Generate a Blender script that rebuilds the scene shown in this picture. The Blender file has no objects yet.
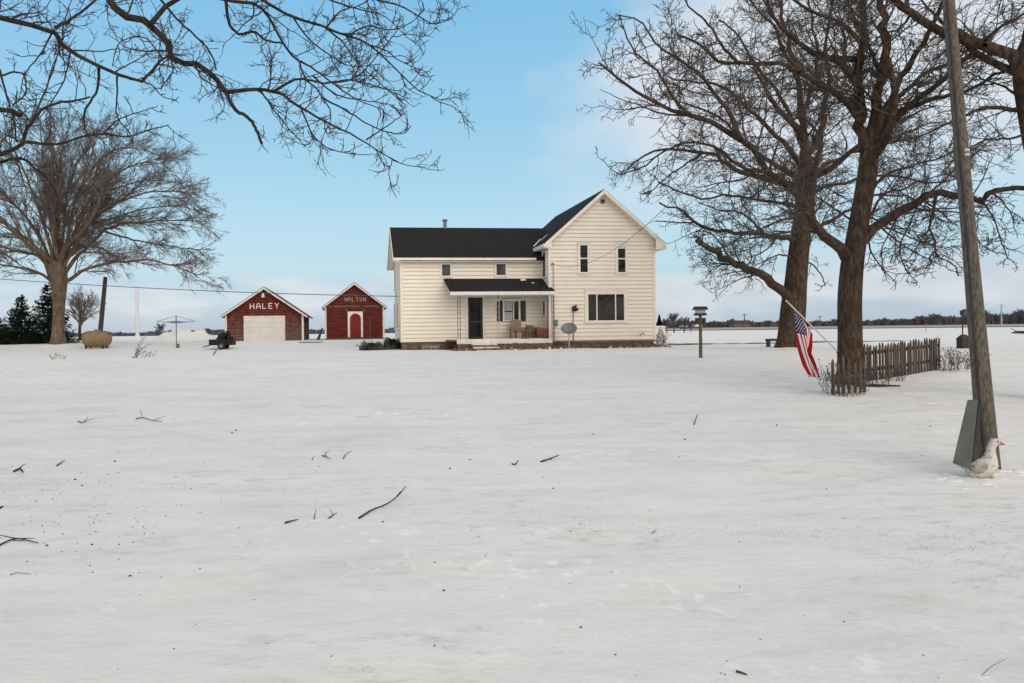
import bpy, math, random
import numpy as np
from mathutils import Vector, Matrix, noise as mnoise

random.seed(7)
R = math.radians
scene = bpy.context.scene
col = scene.collection
F, CX, HY, ZC = 640.0, 417.0, 332.1, 1.68     # focal length in px, principal point, eye height
ROLL = 0.0116                                 # the camera is not quite level

# ------------------------------------------------------------------ basics
def sstep(t):
    t = max(0.0, min(1.0, t)); return t * t * (3 - 2 * t)

def ground_z(x, y):
    z = 0.76 * sstep((y - 2.0) / 26.0) + 0.38 * sstep((y - 34.5) / 8.0) * sstep((5.0 - x) / 6.0) + 0.06 * sstep((y - 40) / 10)
    z += 1.3 * sstep((y - 220) / 190.0) * sstep((x - 20) / 160.0)
    if y < 120:
        k = 1 - sstep((y - 70) / 50.0)
        z += k * 0.05 * mnoise.noise(Vector((x * 0.22, y * 0.3, 1.7)))
        for (mx, my, mh, mw) in ((9.62, 14.2, 0.09, 0.5), (6.2, 6.95, 0.05, 0.12), (16.15, 27.6, 0.16, 1.2), (-22.4, 40.0, 0.20, 1.6)):   # snow banked at trunks
            r2 = ((x - mx) ** 2 + (y - my) ** 2) / mw
            if r2 < 8: z += mh * math.exp(-r2)
        z += k * 0.022 * mnoise.noise(Vector((x * 0.9, y * 1.6, 5.2)))
    return z

def ray(px, py):
    a, b = (px - CX) / F, (HY - py) / F
    return a * math.cos(ROLL) + b * math.sin(ROLL), -a * math.sin(ROLL) + b * math.cos(ROLL)

def at(px, py, d):
    a, b = ray(px, py)
    return Vector((a * d, d, ZC + b * d))

def on_ground(px, d, sink=0.0):
    x = (px - CX) / F * d
    for _ in range(3):
        b = (ground_z(x, d) - ZC) / d
        x = ((px - CX) / F - 0 + b * math.sin(ROLL)) * d / math.cos(ROLL)
    return Vector((x, d, ground_z(x, d) - sink))

def tag(o, label=None, cat=None, group=None, kind=None):
    if label: o['label'] = label
    if cat: o['category'] = cat
    if group: o['group'] = group
    if kind: o['kind'] = kind
    return o

def empty(name, loc, rz=0.0):
    o = bpy.data.objects.new(name, None); col.objects.link(o)
    o.location = loc; o.rotation_euler = (0, 0, rz); o.empty_display_size = 0.2
    return o

def copy_tree(o, parent=None):
    c = o.copy(); col.objects.link(c)
    if parent is not None: c.parent = parent
    for ch in list(o.children): copy_tree(ch, c)
    return c

class MB:
    def __init__(s): s.v = []; s.f = []; s.m = []; s.sm = []
    def add(s, vs, fs, mi=0, smooth=False):
        b = len(s.v); s.v += [tuple(p) for p in vs]
        for f in fs:
            s.f.append(tuple(i + b for i in f)); s.m.append(mi); s.sm.append(smooth)
        return s
    def box(s, x0, x1, y0, y1, z0, z1, mi=0):
        return s.hexa([(x0,y0,z0),(x1,y0,z0),(x1,y1,z0),(x0,y1,z0),(x0,y0,z1),(x1,y0,z1),(x1,y1,z1),(x0,y1,z1)], mi)
    def hexa(s, p, mi=0):
        return s.add(p, [(0,3,2,1),(4,5,6,7),(0,1,5,4),(1,2,6,5),(2,3,7,6),(3,0,4,7)], mi)
    def bar(s, a, b, w, h, mi=0, up=(0,0,1)):
        a = Vector(a); b = Vector(b); t = (b - a).normalized(); up = Vector(up)
        if abs(t.dot(up)) > 0.95: up = Vector((0, 1, 0))
        sd = t.cross(up).normalized(); u2 = sd.cross(t)
        o = [(-sd*w-u2*h)/2, (sd*w-u2*h)/2, (sd*w+u2*h)/2, (-sd*w+u2*h)/2]
        return s.hexa([a+o[0],a+o[1],a+o[2],a+o[3],b+o[0],b+o[1],b+o[2],b+o[3]], mi)
    def tube(s, pts, radii, n=8, mi=0, smooth=True, sy=1.0):
        pts = [Vector(p) for p in pts]
        if not hasattr(radii, '__len__'): radii = [radii] * len(pts)
        d = (pts[-1] - pts[0]); ax = [abs(d.x), abs(d.y), abs(d.z)]; i = ax.index(min(ax))
        ref = Vector([1.0 if k == i else 0.0 for k in range(3)])
        vs, fs = [], []
        for k, p in enumerate(pts):
            t = (pts[min(k+1, len(pts)-1)] - pts[max(k-1, 0)]).normalized()
            a = t.cross(ref).normalized(); b = t.cross(a)
            for j in range(n):
                an = 2 * math.pi * j / n
                vs.append(p + (a * math.cos(an) + b * math.sin(an) * sy) * radii[k])
        for k in range(len(pts) - 1):
            for j in range(n):
                j2 = (j + 1) % n
                fs.append((k*n+j, k*n+j2, (k+1)*n+j2, (k+1)*n+j))
        s.add(vs, fs, mi, smooth)
        s.add(vs[:n], [tuple(range(n))[::-1]], mi); s.add(vs[-n:], [tuple(range(n))], mi)
        return s
    def prism(s, poly, y0, y1, mi=0):         # poly in (x, z), extruded in y
        n = len(poly)
        vs = [(p[0], y0, p[1]) for p in poly] + [(p[0], y1, p[1]) for p in poly]
        fs = [tuple(range(n)), tuple(range(2*n-1, n-1, -1))] + [(i, i+n, (i+1)%n+n, (i+1)%n) for i in range(n)]
        return s.add(vs, fs, mi)
    def sphere(s, c, rx, ry, rz, n=12, m=8, mi=0, jit=0.0, rnd=None):
        vs, fs = [], []
        for i in range(m + 1):
            th = math.pi * i / m
            for j in range(n):
                ph = 2 * math.pi * j / n
                k = 1 + (rnd.uniform(-jit, jit) if rnd else 0)
                vs.append((c[0]+rx*k*math.sin(th)*math.cos(ph), c[1]+ry*k*math.sin(th)*math.sin(ph), c[2]+rz*k*math.cos(th)))
        for i in range(m):
            for j in range(n):
                j2 = (j+1) % n
                fs.append((i*n+j, (i+1)*n+j, (i+1)*n+j2, i*n+j2))
        return s.add(vs, fs, mi, True)
    def build(s, name, mats, parent=None):
        me = bpy.data.meshes.new(name); me.from_pydata(s.v, [], s.f)
        mats = mats if isinstance(mats, (list, tuple)) else [mats]
        for m in mats: me.materials.append(m)
        me.polygons.foreach_set('material_index', s.m)
        me.polygons.foreach_set('use_smooth', s.sm)
        me.validate(); me.update()
        o = bpy.data.objects.new(name, me); col.objects.link(o)
        if parent is not None: o.parent = parent
        return o

# ------------------------------------------------------------------ materials
def new_mat(name):
    m = bpy.data.materials.new(name); m.use_nodes = True
    nt = m.node_tree; b = nt.nodes['Principled BSDF']
    return m, nt, b

def N(nt, t, **kw):
    n = nt.nodes.new(t)
    for k, v in kw.items(): setattr(n, k, v)
    return n

def mapped(nt, scale, space='Object'):
    tc = N(nt, 'ShaderNodeTexCoord'); mp = N(nt, 'ShaderNodeMapping')
    mp.inputs['Scale'].default_value = scale
    nt.links.new(tc.outputs[space], mp.inputs['Vector'])
    return mp.outputs['Vector']

def noise_node(nt, vec, scale, detail=4, rough=0.55):
    n = N(nt, 'ShaderNodeTexNoise'); n.inputs['Scale'].default_value = scale
    n.inputs['Detail'].default_value = detail; n.inputs['Roughness'].default_value = rough
    nt.links.new(vec, n.inputs['Vector']); return n

def ramp(nt, fac, stops):
    r = N(nt, 'ShaderNodeValToRGB'); e = r.color_ramp.elements
    while len(e) < len(stops): e.new(0.5)
    for i, (p, c) in enumerate(stops):
        e[i].position = p; e[i].color = c if len(c) == 4 else (*c, 1)
    nt.links.new(fac, r.inputs['Fac']); return r

def mixc(nt, fac, a, b, blend='MIX'):
    m = N(nt, 'ShaderNodeMix', data_type='RGBA', blend_type=blend)
    for sock, val in ((m.inputs[0], fac), (m.inputs[6], a), (m.inputs[7], b)):
        if hasattr(val, 'links') or hasattr(val, 'is_linked'): nt.links.new(val, sock)
        elif isinstance(val, (int, float)): sock.default_value = val
        else: sock.default_value = (*val, 1) if len(val) == 3 else val
    return m.outputs[2]

def bumpn(nt, b, h, strength=0.3, dist=0.02):
    bp = N(nt, 'ShaderNodeBump'); bp.inputs['Strength'].default_value = strength
    bp.inputs['Distance'].default_value = dist
    nt.links.new(h, bp.inputs['Height']); nt.links.new(bp.outputs['Normal'], b.inputs['Normal'])

def mat(name, c1, c2=None, scale=3.0, stretch=(1,1,1), rough=0.8, metal=0.0, bump=0.0, bdist=0.01, spec=0.3, lo=0.35, hi=0.65, detail=5):
    m, nt, b = new_mat(name)
    b.inputs['Roughness'].default_value = rough; b.inputs['Metallic'].default_value = metal
    b.inputs['Specular IOR Level'].default_value = spec
    c2 = c2 or tuple(x * 0.75 for x in c1)
    v = mapped(nt, stretch); n = noise_node(nt, v, scale, detail)
    r = ramp(nt, n.outputs['Fac'], [(lo, c2), (hi, c1)])
    nt.links.new(r.outputs['Color'], b.inputs['Base Color'])
    if bump: bumpn(nt, b, n.outputs['Fac'], bump, bdist)
    return m

def two_scale(name, c_main, c_dirt, c_worn, s1, s2, stretch1, stretch2, f_dirt=(0.45, 0.7), f_worn=(0.58, 0.72), rough=0.75, bump=0.2, bdist=0.01, low=None):
    """paint with dirt patches and worn-through streaks; low=(z0,z1): more wear towards the ground"""
    m, nt, b = new_mat(name); b.inputs['Roughness'].default_value = rough
    b.inputs['Specular IOR Level'].default_value = 0.25
    v1 = mapped(nt, stretch1); v2 = mapped(nt, stretch2)
    n1 = noise_node(nt, v1, s1, 5); n2 = noise_node(nt, v2, s2, 6, 0.65)
    f1 = ramp(nt, n1.outputs['Fac'], [(f_dirt[0], (0,0,0)), (f_dirt[1], (1,1,1))]).outputs['Color']
    fac2 = n2.outputs['Fac']
    if low:
        tc = N(nt, 'ShaderNodeTexCoord'); sp = N(nt, 'ShaderNodeSeparateXYZ'); nt.links.new(tc.outputs['Object'], sp.inputs[0])
        mr = N(nt, 'ShaderNodeMapRange'); mr.inputs[1].default_value = low[0]; mr.inputs[2].default_value = low[1]
        mr.inputs[3].default_value = low[2]; mr.inputs[4].default_value = 0.0
        nt.links.new(sp.outputs['Z'], mr.inputs[0])
        ad = N(nt, 'ShaderNodeMath', operation='ADD'); nt.links.new(fac2, ad.inputs[0]); nt.links.new(mr.outputs[0], ad.inputs[1])
        fac2 = ad.outputs[0]
    f2 = ramp(nt, fac2, [(f_worn[0], (0,0,0)), (f_worn[1], (1,1,1))]).outputs['Color']
    c = mixc(nt, f1, c_main, c_dirt); c = mixc(nt, f2, c, c_worn)
    nt.links.new(c, b.inputs['Base Color'])
    if bump: bumpn(nt, b, n2.outputs['Fac'], bump, bdist)
    return m

M = {}
M['siding'] = two_scale('cream siding', (0.87, 0.81, 0.715), (0.81, 0.745, 0.64), (0.68, 0.615, 0.52), 0.7, 3.0, (1, 1, 1), (0.5, 0.5, 5), (0.4, 0.75), (0.66, 0.9), 0.55, 0.05)
M['sidinglip'] = mat('siding lap shade', (0.66, 0.59, 0.50), (0.54, 0.47, 0.39), 2.0)  # shadow line under each siding course, painted as a darker lip colour
M['cream_trim'] = mat('cream trim', (0.85, 0.795, 0.70), (0.76, 0.70, 0.60), 3.0, rough=0.6)
M['white_trim'] = mat('white trim', (0.80, 0.79, 0.76), (0.68, 0.66, 0.62), 4.0, rough=0.6)
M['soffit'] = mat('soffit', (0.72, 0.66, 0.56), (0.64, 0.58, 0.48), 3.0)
M['roof'] = mat('asphalt shingle', (0.029, 0.028, 0.029), (0.011, 0.011, 0.011), 7.0, (1.5, 1, 4), rough=0.9, bump=0.5, bdist=0.02, spec=0.15)
M['stone'] = mat('foundation stone', (0.26, 0.20, 0.14), (0.10, 0.07, 0.05), 3.5, (1, 1, 2), bump=0.6, bdist=0.04)
M['concrete'] = mat('concrete', (0.52, 0.48, 0.43), (0.38, 0.35, 0.31), 4.0)
M['deckwood'] = mat('deck wood', (0.30, 0.19, 0.11), (0.16, 0.10, 0.06), 4.0, (1, 1, 6))
M['chairwood'] = mat('chair wood', (0.30, 0.22, 0.17), (0.20, 0.14, 0.10), 6.0, (1, 1, 4))
M['redwood'] = mat('red brown wood', (0.24, 0.10, 0.06), (0.15, 0.06, 0.04), 6.0, (1, 1, 4))
M['iron'] = mat('dark iron', (0.02, 0.02, 0.022), (0.035, 0.03, 0.028), 9.0, rough=0.55)
M['door'] = mat('dark storm door', (0.016, 0.017, 0.016), (0.010, 0.010, 0.010), 4.0, rough=0.35)
M['grey_metal'] = mat('grey metal', (0.22, 0.23, 0.24), (0.14, 0.145, 0.15), 6.0, rough=0.5, metal=0.3)
M['pale_metal'] = mat('pale metal', (0.50, 0.50, 0.48), (0.38, 0.38, 0.37), 6.0, rough=0.5)
M['curtain'] = mat('lace curtain', (0.50, 0.53, 0.56), (0.34, 0.37, 0.40), 14.0)
M['blind'] = mat('window blind', (0.60, 0.60, 0.60), (0.50, 0.50, 0.50), 10.0)
M['brown'] = mat('brown vent', (0.14, 0.10, 0.07), (0.08, 0.06, 0.04), 8.0)
M['snow_patch'] = mat('thin snow', (0.80, 0.78, 0.77), (0.66, 0.64, 0.63), 5.0, bump=0.4, bdist=0.03)
M['barnred'] = two_scale('weathered red boards', (0.165, 0.015, 0.011), (0.095, 0.014, 0.010), (0.150, 0.105, 0.085), 0.9, 3.0, (1, 1, 1.5), (1.0, 1.0, 2.6), (0.35, 0.7), (0.50, 0.72), 0.85, 0.3, 0.012, low=(0.0, 2.3, 0.22))
M['barnred_b'] = two_scale('faded red boards', (0.165, 0.014, 0.010), (0.105, 0.014, 0.010), (0.16, 0.10, 0.085), 0.9, 2.4, (1, 1, 1.5), (0.35, 0.35, 7), (0.35, 0.7), (0.51, 0.72), 0.85, 0.3, 0.012)
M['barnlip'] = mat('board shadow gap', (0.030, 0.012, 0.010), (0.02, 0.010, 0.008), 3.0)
M['brightred'] = mat('bright red door', (0.26, 0.014, 0.012), (0.20, 0.012, 0.010), 3.0, rough=0.6)
M['barntrim'] = two_scale('flaking white trim', (0.76, 0.69, 0.66), (0.64, 0.56, 0.53), (0.36, 0.27, 0.24), 2.0, 5.0, (1, 1, 1), (1, 1, 0.5), rough=0.8)
M['barnroof'] = mat('old barn roof', (0.10, 0.085, 0.08), (0.05, 0.04, 0.04), 4.0, bump=0.3)
M['garagedoor'] = mat('garage door', (0.72, 0.70, 0.66), (0.63, 0.61, 0.575), 1.6, rough=0.6)
M['letter'] = two_scale('white sign paint', (0.78, 0.74, 0.72), (0.66, 0.60, 0.58), (0.30, 0.14, 0.12), 3, 9, (1, 1, 1), (1, 1, 1), (0.5, 0.8), (0.62, 0.75))
M['letterfaded'] = two_scale('faded sign paint', (0.40, 0.33, 0.31), (0.28, 0.19, 0.18), (0.12, 0.05, 0.045), 3, 9, (1, 1, 1), (1, 1, 1), (0.4, 0.7), (0.50, 0.66))
M['fadedboard'] = two_scale('faded board', (0.15, 0.075, 0.062), (0.09, 0.02, 0.018), (0.20, 0.13, 0.115), 2, 4, (1, 1, 1), (0.4, 0.4, 6), (0.4, 0.7), (0.5, 0.66))
M['tank'] = two_scale('rusty tan tank', (0.245, 0.170, 0.105), (0.18, 0.115, 0.066), (0.11, 0.062, 0.037), 1.4, 3.0, (1, 1, 1), (1, 1, 2), (0.4, 0.7), (0.55, 0.75), 0.7)
M['black'] = mat('black plastic', (0.007, 0.007, 0.008), (0.013, 0.012, 0.012), 4.0, rough=0.7, bump=0.3, bdist=0.03)
M['rubber'] = mat('rubber', (0.015, 0.015, 0.015), (0.03, 0.03, 0.03), 8.0)
M['greywood'] = mat('weathered grey wood', (0.17, 0.145, 0.12), (0.075, 0.06, 0.05), 5.0, (3, 3, 0.5), rough=0.9, bump=0.4)
M['picket'] = mat('picket wood', (0.13, 0.10, 0.08), (0.05, 0.038, 0.03), 5.0, (3, 3, 0.6), rough=0.9, bump=0.4)
M['polewood'] = mat('utility pole wood', (0.165, 0.140, 0.114), (0.055, 0.046, 0.038), 5.0, (13, 13, 0.4), rough=0.9, bump=0.7, bdist=0.02, detail=8)
M['poledark'] = mat('pole guard', (0.055, 0.05, 0.046), (0.035, 0.03, 0.028), 5.0, (3, 3, 0.5))
M['greenboard'] = mat('grey green board', (0.125, 0.135, 0.115), (0.085, 0.093, 0.078), 4.0, (1, 1, 0.6), rough=0.7, bump=0.1)
M['goose'] = two_scale('mottled white goose', (0.64, 0.61, 0.58), (0.47, 0.44, 0.41), (0.20, 0.18, 0.16), 12, 30, (1, 1, 1), (1, 1, 1.5), (0.4, 0.7), (0.52, 0.66), 0.7)
M['goosewing'] = two_scale('speckled wing', (0.42, 0.39, 0.36), (0.26, 0.23, 0.21), (0.10, 0.09, 0.08), 12, 22, (1, 1, 1), (1, 1, 2), (0.4, 0.7), (0.48, 0.62), 0.6)
M['beak'] = mat('orange beak', (0.52, 0.26, 0.10), (0.40, 0.19, 0.07), 8.0)
M['flagred'] = mat('flag red', (0.42, 0.018, 0.030), (0.33, 0.014, 0.022), 4.0, spec=0.1)
M['flagwhite'] = mat('flag white', (0.82, 0.76, 0.75), (0.74, 0.67, 0.67), 4.0, spec=0.1)
M['flagblue'] = mat('flag blue', (0.020, 0.030, 0.105), (0.014, 0.020, 0.075), 4.0, spec=0.1)
M['poleWhite'] = mat('white flagpole', (0.62, 0.60, 0.58), (0.48, 0.46, 0.44), 6.0)
M['towerwhite'] = mat('white tower', (0.62, 0.63, 0.65), (0.56, 0.57, 0.60), 0.2)
M['orange'] = mat('orange marker', (0.42, 0.16, 0.12), (0.36, 0.13, 0.10), 5.0)
M['wire'] = mat('grey cable', (0.10, 0.095, 0.095), (0.07, 0.065, 0.065), 2.0)
M['evergreen'] = mat('dark evergreen needles', (0.020, 0.034, 0.020), (0.008, 0.014, 0.009), 1.6, rough=0.8, spec=0.15)
M['shrub'] = mat('evergreen shrub', (0.022, 0.038, 0.022), (0.008, 0.014, 0.008), 6.0, rough=0.8, spec=0.15)
M['weed'] = mat('dry weed', (0.16, 0.115, 0.075), (0.06, 0.045, 0.032), 6.0)
M['greyweed'] = mat('grey dry weed', (0.115, 0.10, 0.09), (0.06, 0.05, 0.045), 6.0)
M['stick'] = mat('fallen stick', (0.055, 0.043, 0.034), (0.022, 0.018, 0.015), 12.0)
M['woods'] = mat('distant bare woods', (0.130, 0.126, 0.146), (0.095, 0.092, 0.108), 0.05, lo=0.4, hi=0.6)  # distance haze is put into this base colour
M['woodsblue'] = mat('far blue woods', (0.125, 0.135, 0.175), (0.095, 0.104, 0.138), 0.05)  # bluish haze of distance painted into the woods
M['farbuilding'] = mat('distant building', (0.155, 0.135, 0.13), (0.12, 0.105, 0.10), 0.6)
M['farwhite'] = mat('distant white building', (0.72, 0.72, 0.72), (0.62, 0.62, 0.62), 0.6)
M['brickred'] = mat('broken brick', (0.30, 0.13, 0.09), (0.20, 0.09, 0.06), 8.0)
M['rock'] = mat('garden stone', (0.28, 0.23, 0.19), (0.14, 0.11, 0.09), 6.0, bump=0.4)

def bark(name, c1, c2, c3, scale=9.0):
    m, nt, b = new_mat(name); b.inputs['Roughness'].default_value = 0.95
    b.inputs['Specular IOR Level'].default_value = 0.1
    v = mapped(nt, (1, 1, 0.28)); n = noise_node(nt, v, scale, 7, 0.65)
    v2 = mapped(nt, (1, 1, 1)); n2 = noise_node(nt, v2, 1.3, 4)
    c = ramp(nt, n.outputs['Fac'], [(0.32, c3), (0.5, c2), (0.68, c1)]).outputs['Color']
    c = mixc(nt, ramp(nt, n2.outputs['Fac'], [(0.4, (0, 0, 0)), (0.7, (0.6, 0.6, 0.6))]).outputs['Color'], c, c3)
    nt.links.new(c, b.inputs['Base Color'])
    bumpn(nt, b, n.outputs['Fac'], 1.0, 0.09)
    return m
M['bark'] = bark('furrowed bark', (0.165, 0.115, 0.078), (0.085, 0.059, 0.042), (0.030, 0.021, 0.016), 15.0)
M['barkpale'] = bark('pale bark', (0.24, 0.175, 0.125), (0.155, 0.112, 0.08), (0.075, 0.054, 0.042), 6.0)
M['barkdark'] = bark('dark bark', (0.085, 0.062, 0.048), (0.050, 0.037, 0.03), (0.024, 0.018, 0.015))
M['twig'] = mat('twigs', (0.118, 0.096, 0.082), (0.070, 0.056, 0.048), 3.0, spec=0.1)
M['twigdark'] = mat('dark twigs', (0.085, 0.068, 0.060), (0.048, 0.038, 0.034), 3.0, spec=0.1)
M['twigpale'] = mat('pale twigs', (0.185, 0.150, 0.132), (0.115, 0.092, 0.080), 1.0, spec=0.1)

def glass_mat(name, base, rough=0.06):
    m, nt, b = new_mat(name)
    v = mapped(nt, (1, 1, 1)); n = noise_node(nt, v, 1.2, 3)
    r = ramp(nt, n.outputs['Fac'], [(0.35, base), (0.7, tuple(x * 2.4 for x in base))])
    nt.links.new(r.outputs['Color'], b.inputs['Base Color'])
    b.inputs['Roughness'].default_value = rough; b.inputs['Specular IOR Level'].default_value = 0.14
    return m
M['glass'] = glass_mat('dark window glass', (0.008, 0.008, 0.008))
M['glassgrey'] = glass_mat('grey window glass', (0.045, 0.048, 0.048), 0.15)

def snow_mat(name, speck=True, tan=0.0):
    m, nt, b = new_mat(name)
    b.inputs['Roughness'].default_value = 0.75; b.inputs['Specular IOR Level'].default_value = 0.2
    big = noise_node(nt, mapped(nt, (0.10, 0.22, 0.1)), 1.0, 4)
    mid = noise_node(nt, mapped(nt, (0.55, 1.9, 1.0)), 1.0, 6, 0.62)
    fine = noise_node(nt, mapped(nt, (9.0, 14.0, 9.0)), 1.0, 8, 0.75)
    c = ramp(nt, big.outputs['Fac'], [(0.3, (0.770, 0.738, 0.690)), (0.7, (0.825, 0.792, 0.742))]).outputs['Color']
    f = ramp(nt, mid.outputs['Fac'], [(0.42, (0, 0, 0)), (0.66, (1, 1, 1))]).outputs['Color']
    c = mixc(nt, f, c, (0.855, 0.822, 0.775))
    f = ramp(nt, mid.outputs['Fac'], [(0.30, (0.4, 0.4, 0.4)), (0.44, (0, 0, 0))]).outputs['Color']
    c = mixc(nt, f, c, (0.66, 0.63, 0.59))
    if speck:                                                      # blades of dead grass showing through thin snow, and old tracks
        st = noise_node(nt, mapped(nt, (2.6, 7.0, 2.0)), 1.0, 6, 0.7)
        where = noise_node(nt, mapped(nt, (0.30, 0.55, 0.3)), 1.0, 4, 0.6)
        a = ramp(nt, st.outputs['Fac'], [(0.50, (0, 0, 0)), (0.68, (1, 1, 1))]).outputs['Color']
        w = ramp(nt, where.outputs['Fac'], [(0.40, (0, 0, 0)), (0.58, (0.62, 0.62, 0.62))]).outputs['Color']
        c = mixc(nt, mixc(nt, 1.0, a, w, 'MULTIPLY'), c, (0.585, 0.555, 0.515))
        sp = noise_node(nt, mapped(nt, (20.0, 34.0, 20.0)), 1.0, 3, 0.7)
        a2 = ramp(nt, sp.outputs['Fac'], [(0.55, (0, 0, 0)), (0.68, (1, 1, 1))]).outputs['Color']
        k = mixc(nt, 1.0, a2, mixc(nt, 1.0, a, w, 'MULTIPLY'), 'MULTIPLY')
        c = mixc(nt, k, c, (0.22, 0.185, 0.14))
        tr = noise_node(nt, mapped(nt, (6.5, 6.0, 6.0)), 1.0, 4, 0.6)    # trodden, refrozen dimples
        tw_ = noise_node(nt, mapped(nt, (0.16, 0.34, 0.2)), 1.0, 3, 0.5)
        a3 = ramp(nt, tr.outputs['Fac'], [(0.57, (0, 0, 0)), (0.66, (1, 1, 1))]).outputs['Color']
        w3 = ramp(nt, tw_.outputs['Fac'], [(0.46, (0, 0, 0)), (0.60, (0.85, 0.85, 0.85))]).outputs['Color']
        c = mixc(nt, mixc(nt, 1.0, a3, w3, 'MULTIPLY'), c, (0.94, 0.92, 0.895))
    if tan:
        c = mixc(nt, tan, c, (0.42, 0.30, 0.18))
    nt.links.new(c, b.inputs['Base Color'])
    s1 = N(nt, 'ShaderNodeMath', operation='MULTIPLY_ADD')
    nt.links.new(mid.outputs['Fac'], s1.inputs[0]); s1.inputs[1].default_value = 2.2
    nt.links.new(fine.outputs['Fac'], s1.inputs[2])
    bumpn(nt, b, s1.outputs[0], 0.55, 0.025)
    return m
M['snow'] = snow_mat('snow')

def field_mat():
    m, nt, b = new_mat('stubble'); b.inputs['Roughness'].default_value = 0.9
    n = noise_node(nt, mapped(nt, (0.02, 0.25, 0.1)), 1.0, 5)
    c = ramp(nt, n.outputs['Fac'], [(0.36, (0.34, 0.25, 0.19)), (0.62, (0.42, 0.345, 0.29)), (0.75, (0.62, 0.57, 0.54))]).outputs['Color']
    nt.links.new(c, b.inputs['Base Color']); return m
M['stubble'] = field_mat()

def dirt_mat():
    m, nt, b = new_mat('bare earth in snow'); b.inputs['Roughness'].default_value = 0.9
    n = noise_node(nt, mapped(nt, (0.5, 1.6, 1)), 1.0, 6, 0.7)
    c = ramp(nt, n.outputs['Fac'], [(0.47, (0.115, 0.080, 0.058)), (0.57, (0.24, 0.18, 0.14)), (0.64, (0.74, 0.71, 0.69))]).outputs['Color']
    nt.links.new(c, b.inputs['Base Color']); bumpn(nt, b, n.outputs['Fac'], 0.5, 0.04); return m
M['dirt'] = dirt_mat()

# ------------------------------------------------------------------ ground
ys = list(np.linspace(-30, 0, 14)) + [0.6, 1.2]
y = 1.7
while y < 70: ys.append(y); y *= 1.0125
while y < 2500: ys.append(y); y *= 1.05
NCOL = 420
gv, gf = [], []
for yy in ys:
    for j in range(NCOL + 1):
        s = -1.5 + 3.0 * j / NCOL
        xx = s * (max(yy, 0) + 10)
        gv.append((xx, yy, ground_z(xx, yy)))
for i in range(len(ys) - 1):
    for j in range(NCOL):
        a = i * (NCOL + 1) + j
        gf.append((a, a + 1, a + NCOL + 2, a + NCOL + 1))
g = MB(); g.add(gv, gf, 0, True)
ground = tag(g.build('ground', M['snow']), kind='structure')

def sheet(name, material, outline_pts, lift=0.035, nx=60, rag=0.25, ny=6):
    """a strip lying on the ground between two outlines given as (x, y0, y1)"""
    b = MB(); vs, fs = [], []
    xs = [p[0] for p in outline_pts]
    for i in range(nx + 1):
        x = xs[0] + (xs[-1] - xs[0]) * i / nx
        y0 = np.interp(x, xs, [p[1] for p in outline_pts]) + rag * mnoise.noise(Vector((x * 0.7, 3.3, 0)))
        y1 = np.interp(x, xs, [p[2] for p in outline_pts]) + rag * mnoise.noise(Vector((x * 0.7, 9.1, 0)))
        for j in range(ny + 1):
            yy = y0 + (y1 - y0) * j / ny
            vs.append((x, yy, ground_z(x, yy) + lift))
    for i in range(nx):
        for j in range(ny):
            a = i * (ny + 1) + j
            fs.append((a, a + ny + 1, a + ny + 2, a + 1))
    b.add(vs, fs, 0, True); return b.build(name, material)

tag(sheet('stubble_field', M['stubble'], [(40, 300, 470), (140, 262, 470), (560, 245, 470)], 0.22, 80, 6.0, 16), kind='structure')
tag(sheet('dirt_path', M['dirt'], [(12.6, 36.2, 38.6), (15.5, 36.4, 39.6), (18.5, 37.6, 39.4), (25, 39.0, 40.0), (31.5, 40.2, 40.7)], 0.035, 120, 0.5), kind='structure')

# ------------------------------------------------------------------ branching growth (vectorised)
class Twigs:
    """collects batches of tapered tubes as arrays and makes one mesh of them"""
    def __init__(s): s.V = []; s.Fq = []; s.n = 0
    def add(s, pts, rad, n):
        Nb, K, _ = pts.shape
        d = pts[:, -1] - pts[:, 0]
        ref = np.zeros((Nb, 3)); ref[np.arange(Nb), np.abs(d).argmin(1)] = 1.0
        t = np.empty_like(pts); t[:, 1:-1] = pts[:, 2:] - pts[:, :-2]; t[:, 0] = pts[:, 1] - pts[:, 0]; t[:, -1] = pts[:, -1] - pts[:, -2]
        t /= np.linalg.norm(t, axis=2, keepdims=True) + 1e-9
        a = np.cross(t, ref[:, None, :]); a /= np.linalg.norm(a, axis=2, keepdims=True) + 1e-9
        b = np.cross(t, a)
        an = np.arange(n) * 2 * np.pi / n
        ring = pts[:, :, None, :] + rad[:, :, None, None] * (a[:, :, None, :] * np.cos(an)[None, None, :, None] + b[:, :, None, :] * np.sin(an)[None, None, :, None])
        s.V.append(ring.reshape(-1, 3))
        base = s.n + (np.arange(Nb) * K * n)[:, None, None]
        k = (np.arange(K - 1) * n)[None, :, None]; j = np.arange(n)[None, None, :]; j2 = (j + 1) % n
        q = np.stack([base + k + j, base + k + j2, base + k + n + j2, base + k + n + j], -1).reshape(-1, 4)
        s.Fq.append(q); s.n += Nb * K * n
    def build(s, name, material, parent=None, origin=(0, 0, 0)):
        V = np.concatenate(s.V) - np.array(origin)[None, :]; Q = np.concatenate(s.Fq)
        me = bpy.data.meshes.new(name)
        me.vertices.add(len(V)); me.vertices.foreach_set('co', V.astype(np.float32).ravel())
        me.loops.add(Q.size); me.loops.foreach_set('vertex_index', Q.astype(np.int32).ravel())
        me.polygons.add(len(Q)); me.polygons.foreach_set('loop_start', np.arange(len(Q), dtype=np.int32) * 4)
        me.polygons.foreach_set('use_smooth', np.ones(len(Q), dtype=bool))
        me.materials.append(material); me.update(calc_edges=True)
        o = bpy.data.objects.new(name, me); col.objects.link(o)
        if parent is not None: o.parent = parent
        return o

def unit(a): return a / (np.linalg.norm(a, axis=-1, keepdims=True) + 1e-9)

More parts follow.
